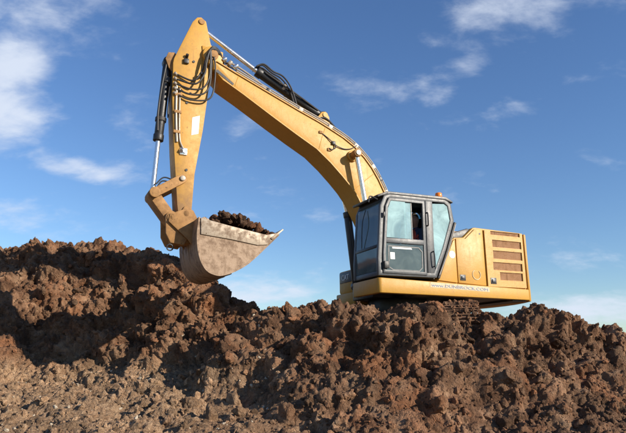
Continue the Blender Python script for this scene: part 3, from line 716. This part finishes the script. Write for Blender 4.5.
for a_, b_ in (((3.70, 5.455), (3.78, 5.165)), ((1.78, 4.68), (1.95, 4.12)), ((.62, 3.80), (1.15, 3.36))):
    S().tube([(a_[0], .285, a_[1]), ((a_[0] + b_[0]) / 2 + .01, .285, (a_[1] + b_[1]) / 2), (b_[0], .285, b_[1])], .007, 6, 6).out('weld_seam', 'yellow', boom)
def along(pts, off, y):                                   # a line that follows the boom's back at a given height above it
    P = [Vector(p) for p in pts]; r = []
    for i in range(len(P)):
        t = (P[min(i + 1, len(P) - 1)] - P[max(i - 1, 0)]).normalized(); n = Vector((t.y, -t.x))
        if n.y < 0 and abs(n.y) > .2: n = -n
        if n.x < 0 and abs(n.y) <= .2: pass
        r.append((P[i].x + n.x * off, y, P[i].y + n.y * off))
    return r
TOPL = BT[1:13]
for y, off, m_, rr in ((.27, .055, 'pipe_steel', .020), (.215, .055, 'pipe_steel', .020), (.16, .06, 'rubber', .022), (-.20, .055, 'pipe_steel', .020), (-.26, .055, 'pipe_steel', .020), (.245, .115, 'pipe_steel', .014)):
    pts = along(TOPL, off, y)
    S().tube(pts, rr, 8, 4).out('hydraulic_pipe', m_, boom)
for k in (1, 2, 4, 6, 8, 9, 10, 11):
    for y in (.235, -.23):
        p = along(TOPL, .045, y)[k]
        d = Vector(TOPL[min(k + 1, 11)]) - Vector(TOPL[k - 1]); a = math.atan2(d.y, d.x)
        s = S().box((-.05, -.075, -.045), (.05, .075, .042), .01); o = s.out('pipe_clamp', 'black' if k % 2 else 'pipe_steel', boom)
        o.location = p; o.rotation_euler = (0, -a, 0)
# the clump of hoses on the bend
for q, (y, h) in enumerate(((.12, .22), (.05, .26), (-.05, .24), (-.13, .2))):
    S().tube([(1.95 - .04 * q, y, 4.86), (1.72, y * 1.4, 4.60 + h + .10), (1.42, y, 4.50 + h), (1.15, y * 1.5, 4.36 + .12), (.95, y, 4.20 + .08)], .02).out('hose', 'rubber', boom)
# cable clipped to the boom's flank
S().tube([(1.90, .29, 4.53), (1.76, .30, 4.44), (1.62, .315, 4.33), (1.52, .31, 4.27), (1.35, .305, 4.235), (1.18, .305, 4.27), (1.05, .305, 4.36)], .011, 6).out('cable', 'rubber', boom)
S().tube([(1.60, .31, 4.33), (1.57, .325, 4.24), (1.66, .32, 4.17), (1.72, .31, 4.20)], .013, 6).out('cable', 'rubber', boom)
S().box((1.57, .286, 4.29), (1.65, .325, 4.37), .01).out('clip', 'black', boom)
S().box((1.86, .286, 4.50), (1.94, .31, 4.56), .008).out('clip', 'yellow_worn', boom)
S().box((1.66, .286, 4.14), (1.75, .31, 4.21), .008).out('clip', 'yellow_worn', boom)

def ram(name, base, split, tip, rb, rr, collar=True, barrel_mat='black'):
    base, split, tip = Vector(base), Vector(split), Vector(tip)
    d = (tip - base).normalized()
    root = S().cyl(base, split, rb, n=24, bev=.01).cyl(split - d * .10, split + d * .03, rb * 1.16, n=24, bev=.012).cyl(base - Vector((0, rb * 1.1, 0)), base + Vector((0, rb * 1.1, 0)), rb * 1.15, n=20, bev=.01).out(name, barrel_mat, EX)
    S().cyl(split, tip, rr, n=20).out('piston_rod', 'chrome', root)
    S().cyl(tip - Vector((0, rb * 1.05, 0)), tip + Vector((0, rb * 1.05, 0)), rb * 1.05, n=20, bev=.01).out('rod_eye', 'yellow_worn', root)
    return root
for y in (-.47, .47):
    r_ = ram('boom_cylinder', (.72, y, 1.45), (.90, y, 3.05) if y < 0 else (.94, y, 2.8), (1.165, y, 4.10), .085, .05)
    S().cyl((1.165, y - math.copysign(.19, y), 4.10), (1.165, y + math.copysign(.11, y), 4.10), .055, n=18).out('pin', 'pipe_steel', r_)
    S().tube([(.80, y + .1, 1.9), (.84, y + .105, 2.4), (.90, y + .10, 2.85)], .018).out('hose', 'rubber', r_)
sc = ram('stick_cylinder', (1.72, 0, 5.00), (3.20, 0, 5.765), (4.47, 0, 6.50), .095, .05)
S().tube([(1.86, .10, 5.10), (2.2, .125, 5.27), (2.6, .13, 5.48), (3.02, .115, 5.70), (3.10, .08, 5.77)], .02).out('hose', 'rubber', sc)
for q in range(5):                                        # hoses coiled at the ram's gland
    yy = -.12 + .06 * q
    S().tube([(3.27, yy, 5.83), (3.12, yy * 1.3, 5.885 + .015 * (q % 2)), (2.92, yy * 1.4, 5.80 - .01 * q), (2.70, yy * 1.5, 5.64 + .01 * q), (2.52, yy * 1.6, 5.44), (2.38, yy * 1.6, 5.02)], .018).out('hose', 'rubber', sc)
S().cyl((2.62, -.11, 5.505), (2.70, -.11, 5.55), .03).cyl((2.60, 0, 5.49), (2.66, 0, 5.52), .112, n=24, bev=.01).out('band_clamp', 'pipe_steel', sc)

# ---- stick
SP = [(4.56, 6.58), (4.48, 6.60), (4.38, 6.53), (4.27, 6.05), (4.13, 5.86), (4.10, 5.74), (4.19, 5.60), (4.235, 5.40), (4.285, 5.06), (4.37, 4.22), (4.50, 3.32), (4.53, 2.62)] + arc(4.645, 2.53, .13, 190, 340, 6) + [(4.80, 2.70), (4.90, 3.73), (4.975, 4.72), (4.995, 5.50), (4.98, 5.60), (4.65, 6.46)]
# the boom's fork straddles the stick
s = S().poly(SP, -.21, .21, .010)
stick = s.out('stick', 'yellow_muddy', EX)
for y in (-1, 1):
    S().cyl((4.47, y * .209, 6.50), (4.47, y * .235, 6.50), .062, n=20, bev=.01).out('pin_boss', 'yellow_worn', stick)
    S().poly([(4.45, 5.98), (4.02, 5.92), (4.02, 5.66), (4.40, 5.55)], y * .209, y * .235, .01).out('pivot_plate', 'yellow', stick)
S().poly([(4.95, 5.30), (5.06, 5.42), (5.13, 5.60), (5.08, 5.74), (4.96, 5.76), (4.90, 5.70)], -.14, -.10, .01).poly([(4.95, 5.30), (5.06, 5.42), (5.13, 5.60), (5.08, 5.74), (4.96, 5.76), (4.90, 5.70)], .10, .14, .01).out('cylinder_bracket', 'yellow_worn', stick)
S().poly([(4.585, 4.44), (4.44, 4.50), (4.455, 4.13), (4.59, 4.08)], .2105, .214).out('placard', 'white', stick)
S().tube([(4.91, .225, 5.05), (4.905, .228, 4.6), (4.885, .228, 4.2), (4.86, .228, 3.9)], .022).out('hydraulic_pipe', 'pipe_steel', stick)
S().tube([(4.845, .225, 5.0), (4.84, .228, 4.6), (4.825, .228, 4.15), (4.80, .23, 3.92), (4.74, .24, 3.78)], .016).out('hydraulic_pipe', 'pipe_steel', stick)
for z in (4.85, 4.5, 4.1): S().box((4.80, .209, z - .03), (4.94, .255, z + .03), .01).out('pipe_clamp', 'yellow_worn', stick)
s = S().cyl((4.71, .209, 3.74), (4.71, .26, 3.74), .045, n=16); s.cyl((4.78, .209, 3.76), (4.78, .26, 3.72), .035, n=16); s.box((4.66, .209, 3.66), (4.80, .235, 3.80), .01); s.out('valve_block', 'chrome', stick)
for (x, z) in ((4.70, 4.72), (4.64, 4.92), (4.60, 5.6), (4.66, 3.38)): S().cyl((x, .209, z), (x, .225, z), .025, n=12).out('bolt', 'black', stick)
S().box((4.70, .209, 5.52), (4.80, .26, 5.62), .01).cyl((4.74, .20, 5.66), (4.74, .27, 5.70), .03, n=12).out('hose_bracket', 'black', stick)
# hoses looping from the boom to the stick
rr = random.Random(3)
LO = []
for q in range(5):
    y = .27 + .022 * (q % 4); xr = 4.20 + .055 * q + .03 * (q % 2); zl = 4.78 + .10 * q
    LO.append([(3.98 - .06 * (q % 3), .20 - .04 * q, 5.70), (4.12, .26, 5.93 - .015 * q), (4.27 + .015 * q, y + .04, 5.93 - .03 * q), (xr, y + .06, 5.55 - .01 * q), (xr + .02, y + .06, zl + .24),
               (xr + .13, y + .04, zl + .03), (4.66, y, zl - .01), (4.93, .235, zl + .08)])
for p in LO: S().tube(p, .016 + .003 * rr.random(), 8).out('hose', 'rubber', stick)
for k, p in enumerate(LO): S().cyl((4.905, .209, p[-1][2] - .012), (4.965, .262, p[-1][2] + .014), .028, n=12, bev=.006).out('hose_fitting', 'pipe_steel', stick)
S().box((4.40, .25, 5.30), (4.50, .36, 5.345), .01).out('hose_strap', 'black', stick)
for q in range(3):
    S().cyl((4.02 - .12 * q, .22, 5.74 - .055 * q), (3.96 - .12 * q, .24, 5.80 - .05 * q), .045, n=14, bev=.008).out('hose_fitting', 'chrome' if q != 1 else 'pipe_steel', boom)
for q in range(4):
    S().tube([(3.95, .20 - .13 * q, 5.66), (3.80, .20 - .13 * q, 5.72), (3.4, .22 - .14 * q, 5.52), (3.1, .24 - .15 * q, 5.30)], .020).out('hose', 'rubber' if q % 2 else 'pipe_steel', boom)

bcy = ram('bucket_cylinder', (5.06, 0, 5.58), (5.165, 0, 3.98), (5.225, 0, 2.87), .085, .046)
S().tube([(5.10, .10, 5.50), (5.17, .12, 5.0), (5.21, .11, 4.5), (5.20, .10, 4.12)], .018).out('hose', 'rubber', bcy)
S().tube([(5.02, .11, 5.45), (4.99, .13, 5.2), (5.03, .12, 4.6), (5.02, .11, 4.4)], .016).out('hose', 'rubber', bcy)
S().cyl((5.055, 0, 5.25), (5.065, 0, 5.13), .108, n=24, bev=.01).cyl((5.135, 0, 4.42), (5.14, 0, 4.34), .105, n=24, bev=.01).out('band_clamp', 'rubber', bcy)
S().tube([(5.16, .1, 3.02), (5.08, .12, 3.14), (4.95, .14, 3.13), (4.84, .2, 3.06)], .014).tube([(5.18, .1, 3.08), (5.06, .12, 3.21), (4.92, .14, 3.19), (4.80, .2, 3.10)], .014).out('hose', 'rubber', bcy)
def link(name, a, b, r, y0, y1, mat):
    A, B = Vector(a), Vector(b); d = (B - A).normalized(); n = Vector((-d.y, d.x)); ang = math.degrees(math.atan2(d.y, d.x))
    pts = arc(A.x, A.y, r, ang + 90, ang + 270, 8) + arc(B.x, B.y, r, ang - 90, ang + 90, 8)
    s = S().poly(pts, y0, y1, .012)
    for P in (A, B): s.cyl((P.x, y0 - .012, P.y), (P.x, y1 + .012, P.y), r * .55, n=18, bev=.008)
    return s.out(name, mat, EX)
link('idler_link', (4.735, 3.19), (5.225, 2.87), .085, .225, .275, 'yellow_worn'); link('idler_link', (4.735, 3.19), (5.225, 2.87), .085, -.275, -.225, 'yellow_worn')
s = S().cyl((5.225, -.31, 2.87), (5.225, .31, 2.87), .062, n=20, bev=.01); s.cyl((5.225, .28, 2.87), (5.225, .325, 2.87), .10, n=20, bev=.012); s.out('link_pin', 'yellow_worn', EX)
S().cyl((4.735, -.31, 3.19), (4.735, .31, 3.19), .05, n=20, bev=.01).out('link_pin', 'pipe_steel', EX)
link('bucket_link', (5.225, 2.87), (4.885, 2.44), .10, -.19, .19, 'yellow_worn')

# ---- quick coupler and bucket
QC = arc(4.885, 2.44, .125, 150, -20, 6)[::-1] [::-1] + [(4.99, 2.15), (4.90, 1.98), (4.66, 1.95), (4.52, 2.18), (4.47, 2.36)] + arc(4.645, 2.53, .15, 210, 80, 6)
s = S().poly(QC, .195, .25, .015); s.poly(QC, -.25, -.195, .015); s.box((4.45, -.196, 2.0), (4.85, .196, 2.22), .02)
for (x, z) in ((4.645, 2.53), (4.885, 2.44)): s.cyl((x, -.30, z), (x, .30, z), .062, n=20, bev=.01); s.cyl((x, .25, z), (x, .275, z), .095, n=24, bev=.01)
qc = s.out('quick_coupler', 'yellow_worn', EX)
s = S().tube([(4.90 + .055 * math.cos(t), .22, 1.90 + .055 * math.sin(t)) for t in np.linspace(0, 2 * math.pi, 14)], .014, 6, 0); s.out('shackle', 'black', qc)
S().cyl((4.46, .25, 2.30), (4.46, .285, 2.30), .07, n=20, bev=.01).out('pin_cap', 'blue_paint', qc)
BW = .66
curve = [(4.49, 2.40), (4.515, 2.10), (4.505, 1.90), (4.47, 1.72), (4.41, 1.57), (4.32, 1.455), (4.20, 1.40), (4.06, 1.39), (3.82, 1.475), (3.54, 1.655), (3.23, 1.95), (2.98, 2.20)]
def smooth_line(P, n=5):
    P = [Vector(p) for p in P]; Q = [P[0] * 2 - P[1]] + P + [P[-1] * 2 - P[-2]]; r = []
    for i in range(1, len(Q) - 2):
        for k in range(n):
            t = k / n; a, b_, c, d = Q[i - 1], Q[i], Q[i + 1], Q[i + 2]
            r.append(tuple(0.5 * ((2 * b_) + (c - a) * t + (2 * a - 5 * b_ + 4 * c - d) * t * t + (-a + 3 * b_ - 3 * c + d) * t ** 3)))
    return r + [tuple(P[-1])]
curve = smooth_line(curve, 4)
s = S().strip(curve, .03, -BW, BW, False); bucket = s.out('bucket', 'bucket_steel', EX)
side = [(4.47, 2.38), (4.18, 2.325), (3.89, 2.27), (3.55, 2.205), (3.23, 2.165), (3.02, 2.215)] + curve[::-1][1:-1]
for y in (-1, 1):
    S().poly(side, y * (BW - .002), y * (BW - .030), 0).out('side_plate', 'bucket_steel', bucket)
    S().poly([(4.47, 2.385), (3.89, 2.275), (3.23, 2.170), (3.00, 2.225), (2.955, 2.235), (3.21, 1.985), (3.40, 1.965), (3.9, 2.035), (4.46, 2.09)], y * (BW + .001), y * (BW + .022), .006).out('side_cutter', 'edge_steel', bucket)
    S().strip(curve[4:-8], .035, y * (BW + .0), y * (BW + .014), False).out('wear_strip', 'bucket_steel', bucket)
S().poly([(3.12, 2.085), (2.90, 2.285), (2.915, 2.305), (3.16, 2.11)], -BW - .04, BW + .04, .004).out('cutting_edge', 'edge_steel', bucket)
for y in (-.42, 0, .42):
    S().strip([(4.525, 2.06), (4.515, 1.88), (4.47, 1.70), (4.40, 1.55), (4.30, 1.44), (4.18, 1.385), (4.04, 1.372), (3.82, 1.455)], .03, y - .05, y + .05, False, .005).out('wear_strip', 'bucket_steel', bucket)
for y in (-.30, .27):
    S().poly([(4.44, 2.10), (4.44, 2.46), (4.52, 2.60), (4.66, 2.62), (4.94, 2.50), (4.96, 2.36), (4.60, 2.05), (4.52, 1.95)], y, y + .03, .008).out('bucket_ear', 'yellow_worn', bucket)
S().poly([(4.47, 2.385), (4.40, 2.42), (4.30, 2.38), (4.34, 2.345)], -BW + .03, BW - .03, .008).out('top_bar', 'bucket_steel', bucket)

# ------------------------------------------------------------------ soil heaped in the bucket
def joined_clods(name, spots, mat, kinds, smooth=False):
    """spots: (centre, size, kind, euler) -> one mesh"""
    VV, FF, TT, n = [], [], [], 0
    for (c, sz, k, e) in spots:
        P, F = kinds[k % len(kinds)]
        R = np.array(Matrix.Identity(3) if e is None else __import__('mathutils').Euler(e).to_matrix())
        VV.append((P * sz * np.array([random.uniform(.7, 1.4), random.uniform(.7, 1.3), 1.0])) @ R.T + np.array(c)); FF.append(F + n); TT.append(np.full(len(P), random.random())); n += len(P)
    me = np_mesh(name, np.concatenate(VV), np.concatenate(FF), smooth); set_tone(me, np.concatenate(TT)); return mesh_obj(name, me, mat)
K3 = [clod_mesh('c', 100 + i, 3) for i in range(8)]; K2 = [clod_mesh('c', 200 + i, 2) for i in range(12)]
r = random.Random(5); spots = []
for i in range(420):
    x = r.uniform(3.04, 4.42); y = r.uniform(-.58, .58)
    top = 2.27 + .34 * math.exp(-((x - 3.95) / .36) ** 2) + .20 * math.exp(-((x - 3.45) / .32) ** 2) - .10 * (abs(y) / .6) ** 2
    if x < 3.30: top = max(2.245, top)
    big_ = r.random() < .13
    spots.append(((x, y, top - r.uniform(.02, .12)), r.uniform(.09, .15) if big_ else r.uniform(.03, .075), i, (r.random() * 6, r.random() * 6, r.random() * 6)))
for i in range(46):
    x = r.uniform(3.45, 4.25); spots.append(((x, r.uniform(-.45, .45), 1.98), .24, i, (r.random() * 6, r.random() * 6, r.random() * 6)))
ld = joined_clods('soil_load', spots, 'wet_soil', K3, True); ld.matrix_world = M_MACH
tag(ld, 'dark lumpy soil heaped in the raised excavator bucket', 'soil', kind='stuff')

# mud caked on the near end of the right-hand track
r = random.Random(9); spots = []
for i in range(170):
    t = r.uniform(-.7, 1.7); rad = RW + r.uniform(.01, .05)
    spots.append(((HX + rad * math.sin(t), 1.19 + r.uniform(-.3, .3), ZC + rad * math.cos(t)), r.uniform(.02, .06), i, (r.random() * 6, r.random() * 6, r.random() * 6)))
cm = joined_clods('caked_mud', spots, 'soil', K3, True); cm.parent = tr; tag(cm, kind='stuff')

# ------------------------------------------------------------------ the operator
def skin_mesh(name, verts, edges, radii, mat, parent, sub=2, root=0):
    me = bpy.data.meshes.new(name); me.from_pydata(verts, edges, []); o = bpy.data.objects.new(name, me); COL.objects.link(o)
    md = o.modifiers.new('skin', 'SKIN'); md.use_smooth_shade = True
    sv = me.skin_vertices[0].data if me.skin_vertices else None
    if sv is None:
        bm = bmesh.new(); bm.from_mesh(me); bm.verts.layers.skin.verify(); bm.to_mesh(me); bm.free(); sv = me.skin_vertices[0].data
    for i, q in enumerate(radii): sv[i].radius = (q, q) if not hasattr(q, '__len__') else q
    sv[root].use_root = True
    o.modifiers.new('sub', 'SUBSURF').levels = sub; o.modifiers['sub'].render_levels = sub
    dg = bpy.context.evaluated_depsgraph_get(); me2 = bpy.data.meshes.new_from_object(o.evaluated_get(dg)); bpy.data.objects.remove(o)
    me2.name = name; me2.polygons.foreach_set('use_smooth', [True] * len(me2.polygons)); me2.materials.clear()
    return mesh_obj(name, me2, mat, parent)
PE = bpy.data.objects.new('person', None); COL.objects.link(PE); PE.matrix_world = M_MACH @ Matrix.Translation((.12, .95, 1.97))
tag(PE, 'operator in a red vest over a dark blue jacket seated in the cab', 'person')
def arm(sg):
    return [(-.03, sg * .19, .44), (.04, sg * .26, .20), (.28, sg * .30, .17), (.35, sg * .31, .18)]
V = [(0, 0, .02), (-.01, 0, .18), (-.03, 0, .36), (-.035, 0, .47), (-.02, 0, .56)]; Ed = [(0, 1), (1, 2), (2, 3), (3, 4)]; Rd = [(.13, .17), (.12, .15), (.12, .17), (.09, .10), .055]
for sg in (-1, 1):
    a = arm(sg); k = len(V); V += a; Ed += [(2, k), (k, k + 1), (k + 1, k + 2), (k + 2, k + 3)]; Rd += [.070, .055, .042, .034]
    k = len(V); V += [(.10, sg * .10, .0), (.42, sg * .13, .02), (.50, sg * .13, -.36), (.60, sg * .13, -.46)]; Ed += [(0, k), (k, k + 1), (k + 1, k + 2), (k + 2, k + 3)]; Rd += [.09, .07, .052, .045]
skin_mesh('body', V, Ed, Rd, 'jacket', PE)
V = [(0, 0, .10), (-.01, 0, .24), (-.03, 0, .38), (-.04, .12, .47), (-.04, -.12, .47)]
skin_mesh('vest', V, [(0, 1), (1, 2), (2, 3), (2, 4)], [(.165, .21), (.160, .20), (.155, .20), .085, .085], 'vest', PE)
V = [(-.02, 0, .50), (-.005, 0, .58), (.015, 0, .65), (.015, 0, .735), (.005, 0, .80), (.10, 0, .665), (.125, 0, .655), (.09, 0, .60), (.02, .095, .67), (.02, -.095, .67)]
hd = skin_mesh('head', V, [(0, 1), (1, 2), (2, 3), (3, 4), (2, 5), (5, 6), (2, 7), (2, 8), (2, 9)], [.05, .055, (.10, .078), (.105, .08), (.06, .055), .028, .016, .03, .018, .018], 'skin', PE, 2)
V = [(-.05, 0, .66), (-.02, 0, .76), (.02, 0, .81), (.08, 0, .785)]
skin_mesh('hair', V, [(0, 1), (1, 2), (2, 3)], [(.06, .075), (.075, .085), (.06, .07), .035], 'hair', PE, 2)
for sg in (-1, 1):
    hx, hy, hz = .38, sg * .31, .19
    V = [(hx - .03, hy, hz), (hx + .04, hy, hz + .01)]; Ed = [(0, 1)]; Rd = [.028, .034]
    for f_ in range(4):
        k = len(V); yy = hy + (-.027 + .018 * f_); ln = (.9, 1.0, .95, .75)[f_]
        V += [(hx + .07, yy, hz + .015), (hx + .07 + .035 * ln, yy, hz + .0), (hx + .065 + .03 * ln, yy, hz - .03 * ln)]; Ed += [(1, k), (k, k + 1), (k + 1, k + 2)]; Rd += [.010, .009, .008]
    k = len(V); V += [(hx + .02, hy - sg * .035, hz + .015), (hx + .06, hy - sg * .05, hz + .01)]; Ed += [(0, k), (k, k + 1)]; Rd += [.011, .009]
    skin_mesh('hand', V, Ed, Rd, 'skin', PE, 1)

# ------------------------------------------------------------------ loose clods on the heaps
def on_surface(n, seed, xr, yr, wfun=None):
    rs = np.random.RandomState(seed); x = rs.uniform(*xr, n); y = rs.uniform(*yr, n)
    p, _ = displaced(x, y); return p
clod_data = []
for i in range(10):
    P, F = clod_mesh('clay_clod', 300 + i, 4); me = np_mesh('clay_clod', P, F); set_tone(me, np.full(len(P), (i * .37) % 1)); me.materials.append(MATS['soil']); clod_data.append(me)
ZONES = [('rough brown clay clod on the slope of the left heap', 'clods on the left heap', (-7.6, -2.6), (12.7, 15.5), 30, (.10, .20)),
         ('pale dry clay clod lying on the low ground in the left foreground', 'clods on the low ground at left', (-5.2, -1.2), (8.2, 11.6), 30, (.08, .14)),
         ('brown clay clod on the bank between the left heap and the excavator', 'clods on the middle bank', (-1.9, .6), (8.4, 11.9), 30, (.10, .19)),
         ('dark brown clay clod on the steep bank below the excavator', 'clods on the bank below the excavator', (.7, 3.4), (8.3, 10.3), 30, (.10, .20)),
         ('brown clay clod on the bank right of the excavator', 'clods on the right bank', (3.5, 6.6), (8.6, 11.4), 30, (.10, .20))]
ci = 0
for zi, (lab, grp, xr, yr, n, sz) in enumerate(ZONES):
    P = on_surface(n, 900 + zi, xr, yr); rs = np.random.RandomState(50 + zi)
    for p in P:
        o = bpy.data.objects.new('clay_clod', clod_data[ci % len(clod_data)]); ci += 1; COL.objects.link(o)
        k = sz[0] + (sz[1] - sz[0]) * rs.rand() ** 2.2
        o.location = (p[0], p[1], p[2] - k * .10); o.scale = (k * rs.uniform(.8, 1.3), k * rs.uniform(.8, 1.2), k * rs.uniform(.8, 1.15)); o.rotation_euler = tuple(rs.uniform(0, 6.28, 3))
        tag(o, lab, 'clod', grp)
def single_clod(x, y, k, scl, lab, rot):
    p, _ = displaced(np.array([x]), np.array([y])); P, F = clod_mesh('clay_clod', int(abs(x * 100) + 7), 4); me = np_mesh('clay_clod', P, F); set_tone(me, np.full(len(P), .95))
    o = mesh_obj('clay_clod', me, 'soil'); o.location = p[0] + np.array([0, 0, -k * .15]); o.scale = [k * q for q in scl]; o.rotation_euler = rot; tag(o, lab, 'clod')
single_clod(-3.45, 14.0, .42, (1, .9, 1.1), 'large reddish clay block at the right end of the left heap', (.2, .3, .5))
single_clod(-.25, 10.75, .34, (1.3, .8, .5), 'flat reddish clay slab leaning on the bank left of the excavator', (.5, .45, .3))
single_clod(2.02, 10.15, .15, (1.3, .8, 1), 'brown clay lump heaped against the near track', (.1, .6, .2))
# crumbs nobody could count
rs = np.random.RandomState(77); N = 12500
x = rs.uniform(-8.4, 7.6, N); y = rs.uniform(7.2, 15.6, N); P, _ = displaced(x, y)
P2 = P[~((np.abs(x - 1.9) < 1.9) & (np.abs(y - 13) < 2.2))]
spots = [((p[0], p[1], p[2] - .006), .020 + .065 * rs.rand() ** 2.5, int(rs.randint(12)), tuple(rs.uniform(0, 6, 3))) for p in P2]
K1 = [clod_mesh('c', 400 + i, 1) for i in range(12)]
x = rs.uniform(-8.4, 7.6, 26000); y = rs.uniform(7.4, 15.6, 26000); P, _ = displaced(x, y)
P = P[~((np.abs(x - 1.9) < 1.9) & (np.abs(y - 13) < 2.2))]
KK = K2 + K1
spots += [((p[0], p[1], p[2]), .010 + .022 * rs.rand() ** 2, 12 + int(rs.randint(12)), tuple(rs.uniform(0, 6, 3))) for p in P]
cr = joined_clods('soil_crumbs', spots, 'soil', KK); tag(cr, 'crumbs of broken clay scattered over the heaps', 'soil', kind='stuff')
rs = np.random.RandomState(78); N = 170
x = rs.uniform(-5.6, -.6, N); y = rs.uniform(7.4, 12.2, N); P, _ = displaced(x, y)
spots = [((p[0], p[1], p[2] + .008), .016 + .03 * rs.rand() ** 2, int(rs.randint(12)), tuple(rs.uniform(0, 6, 3))) for p in P]
pb = joined_clods('pebbles', spots, 'pebble', K2); tag(pb, 'small pale stones strewn over the low ground in the left foreground', 'stones', kind='stuff')
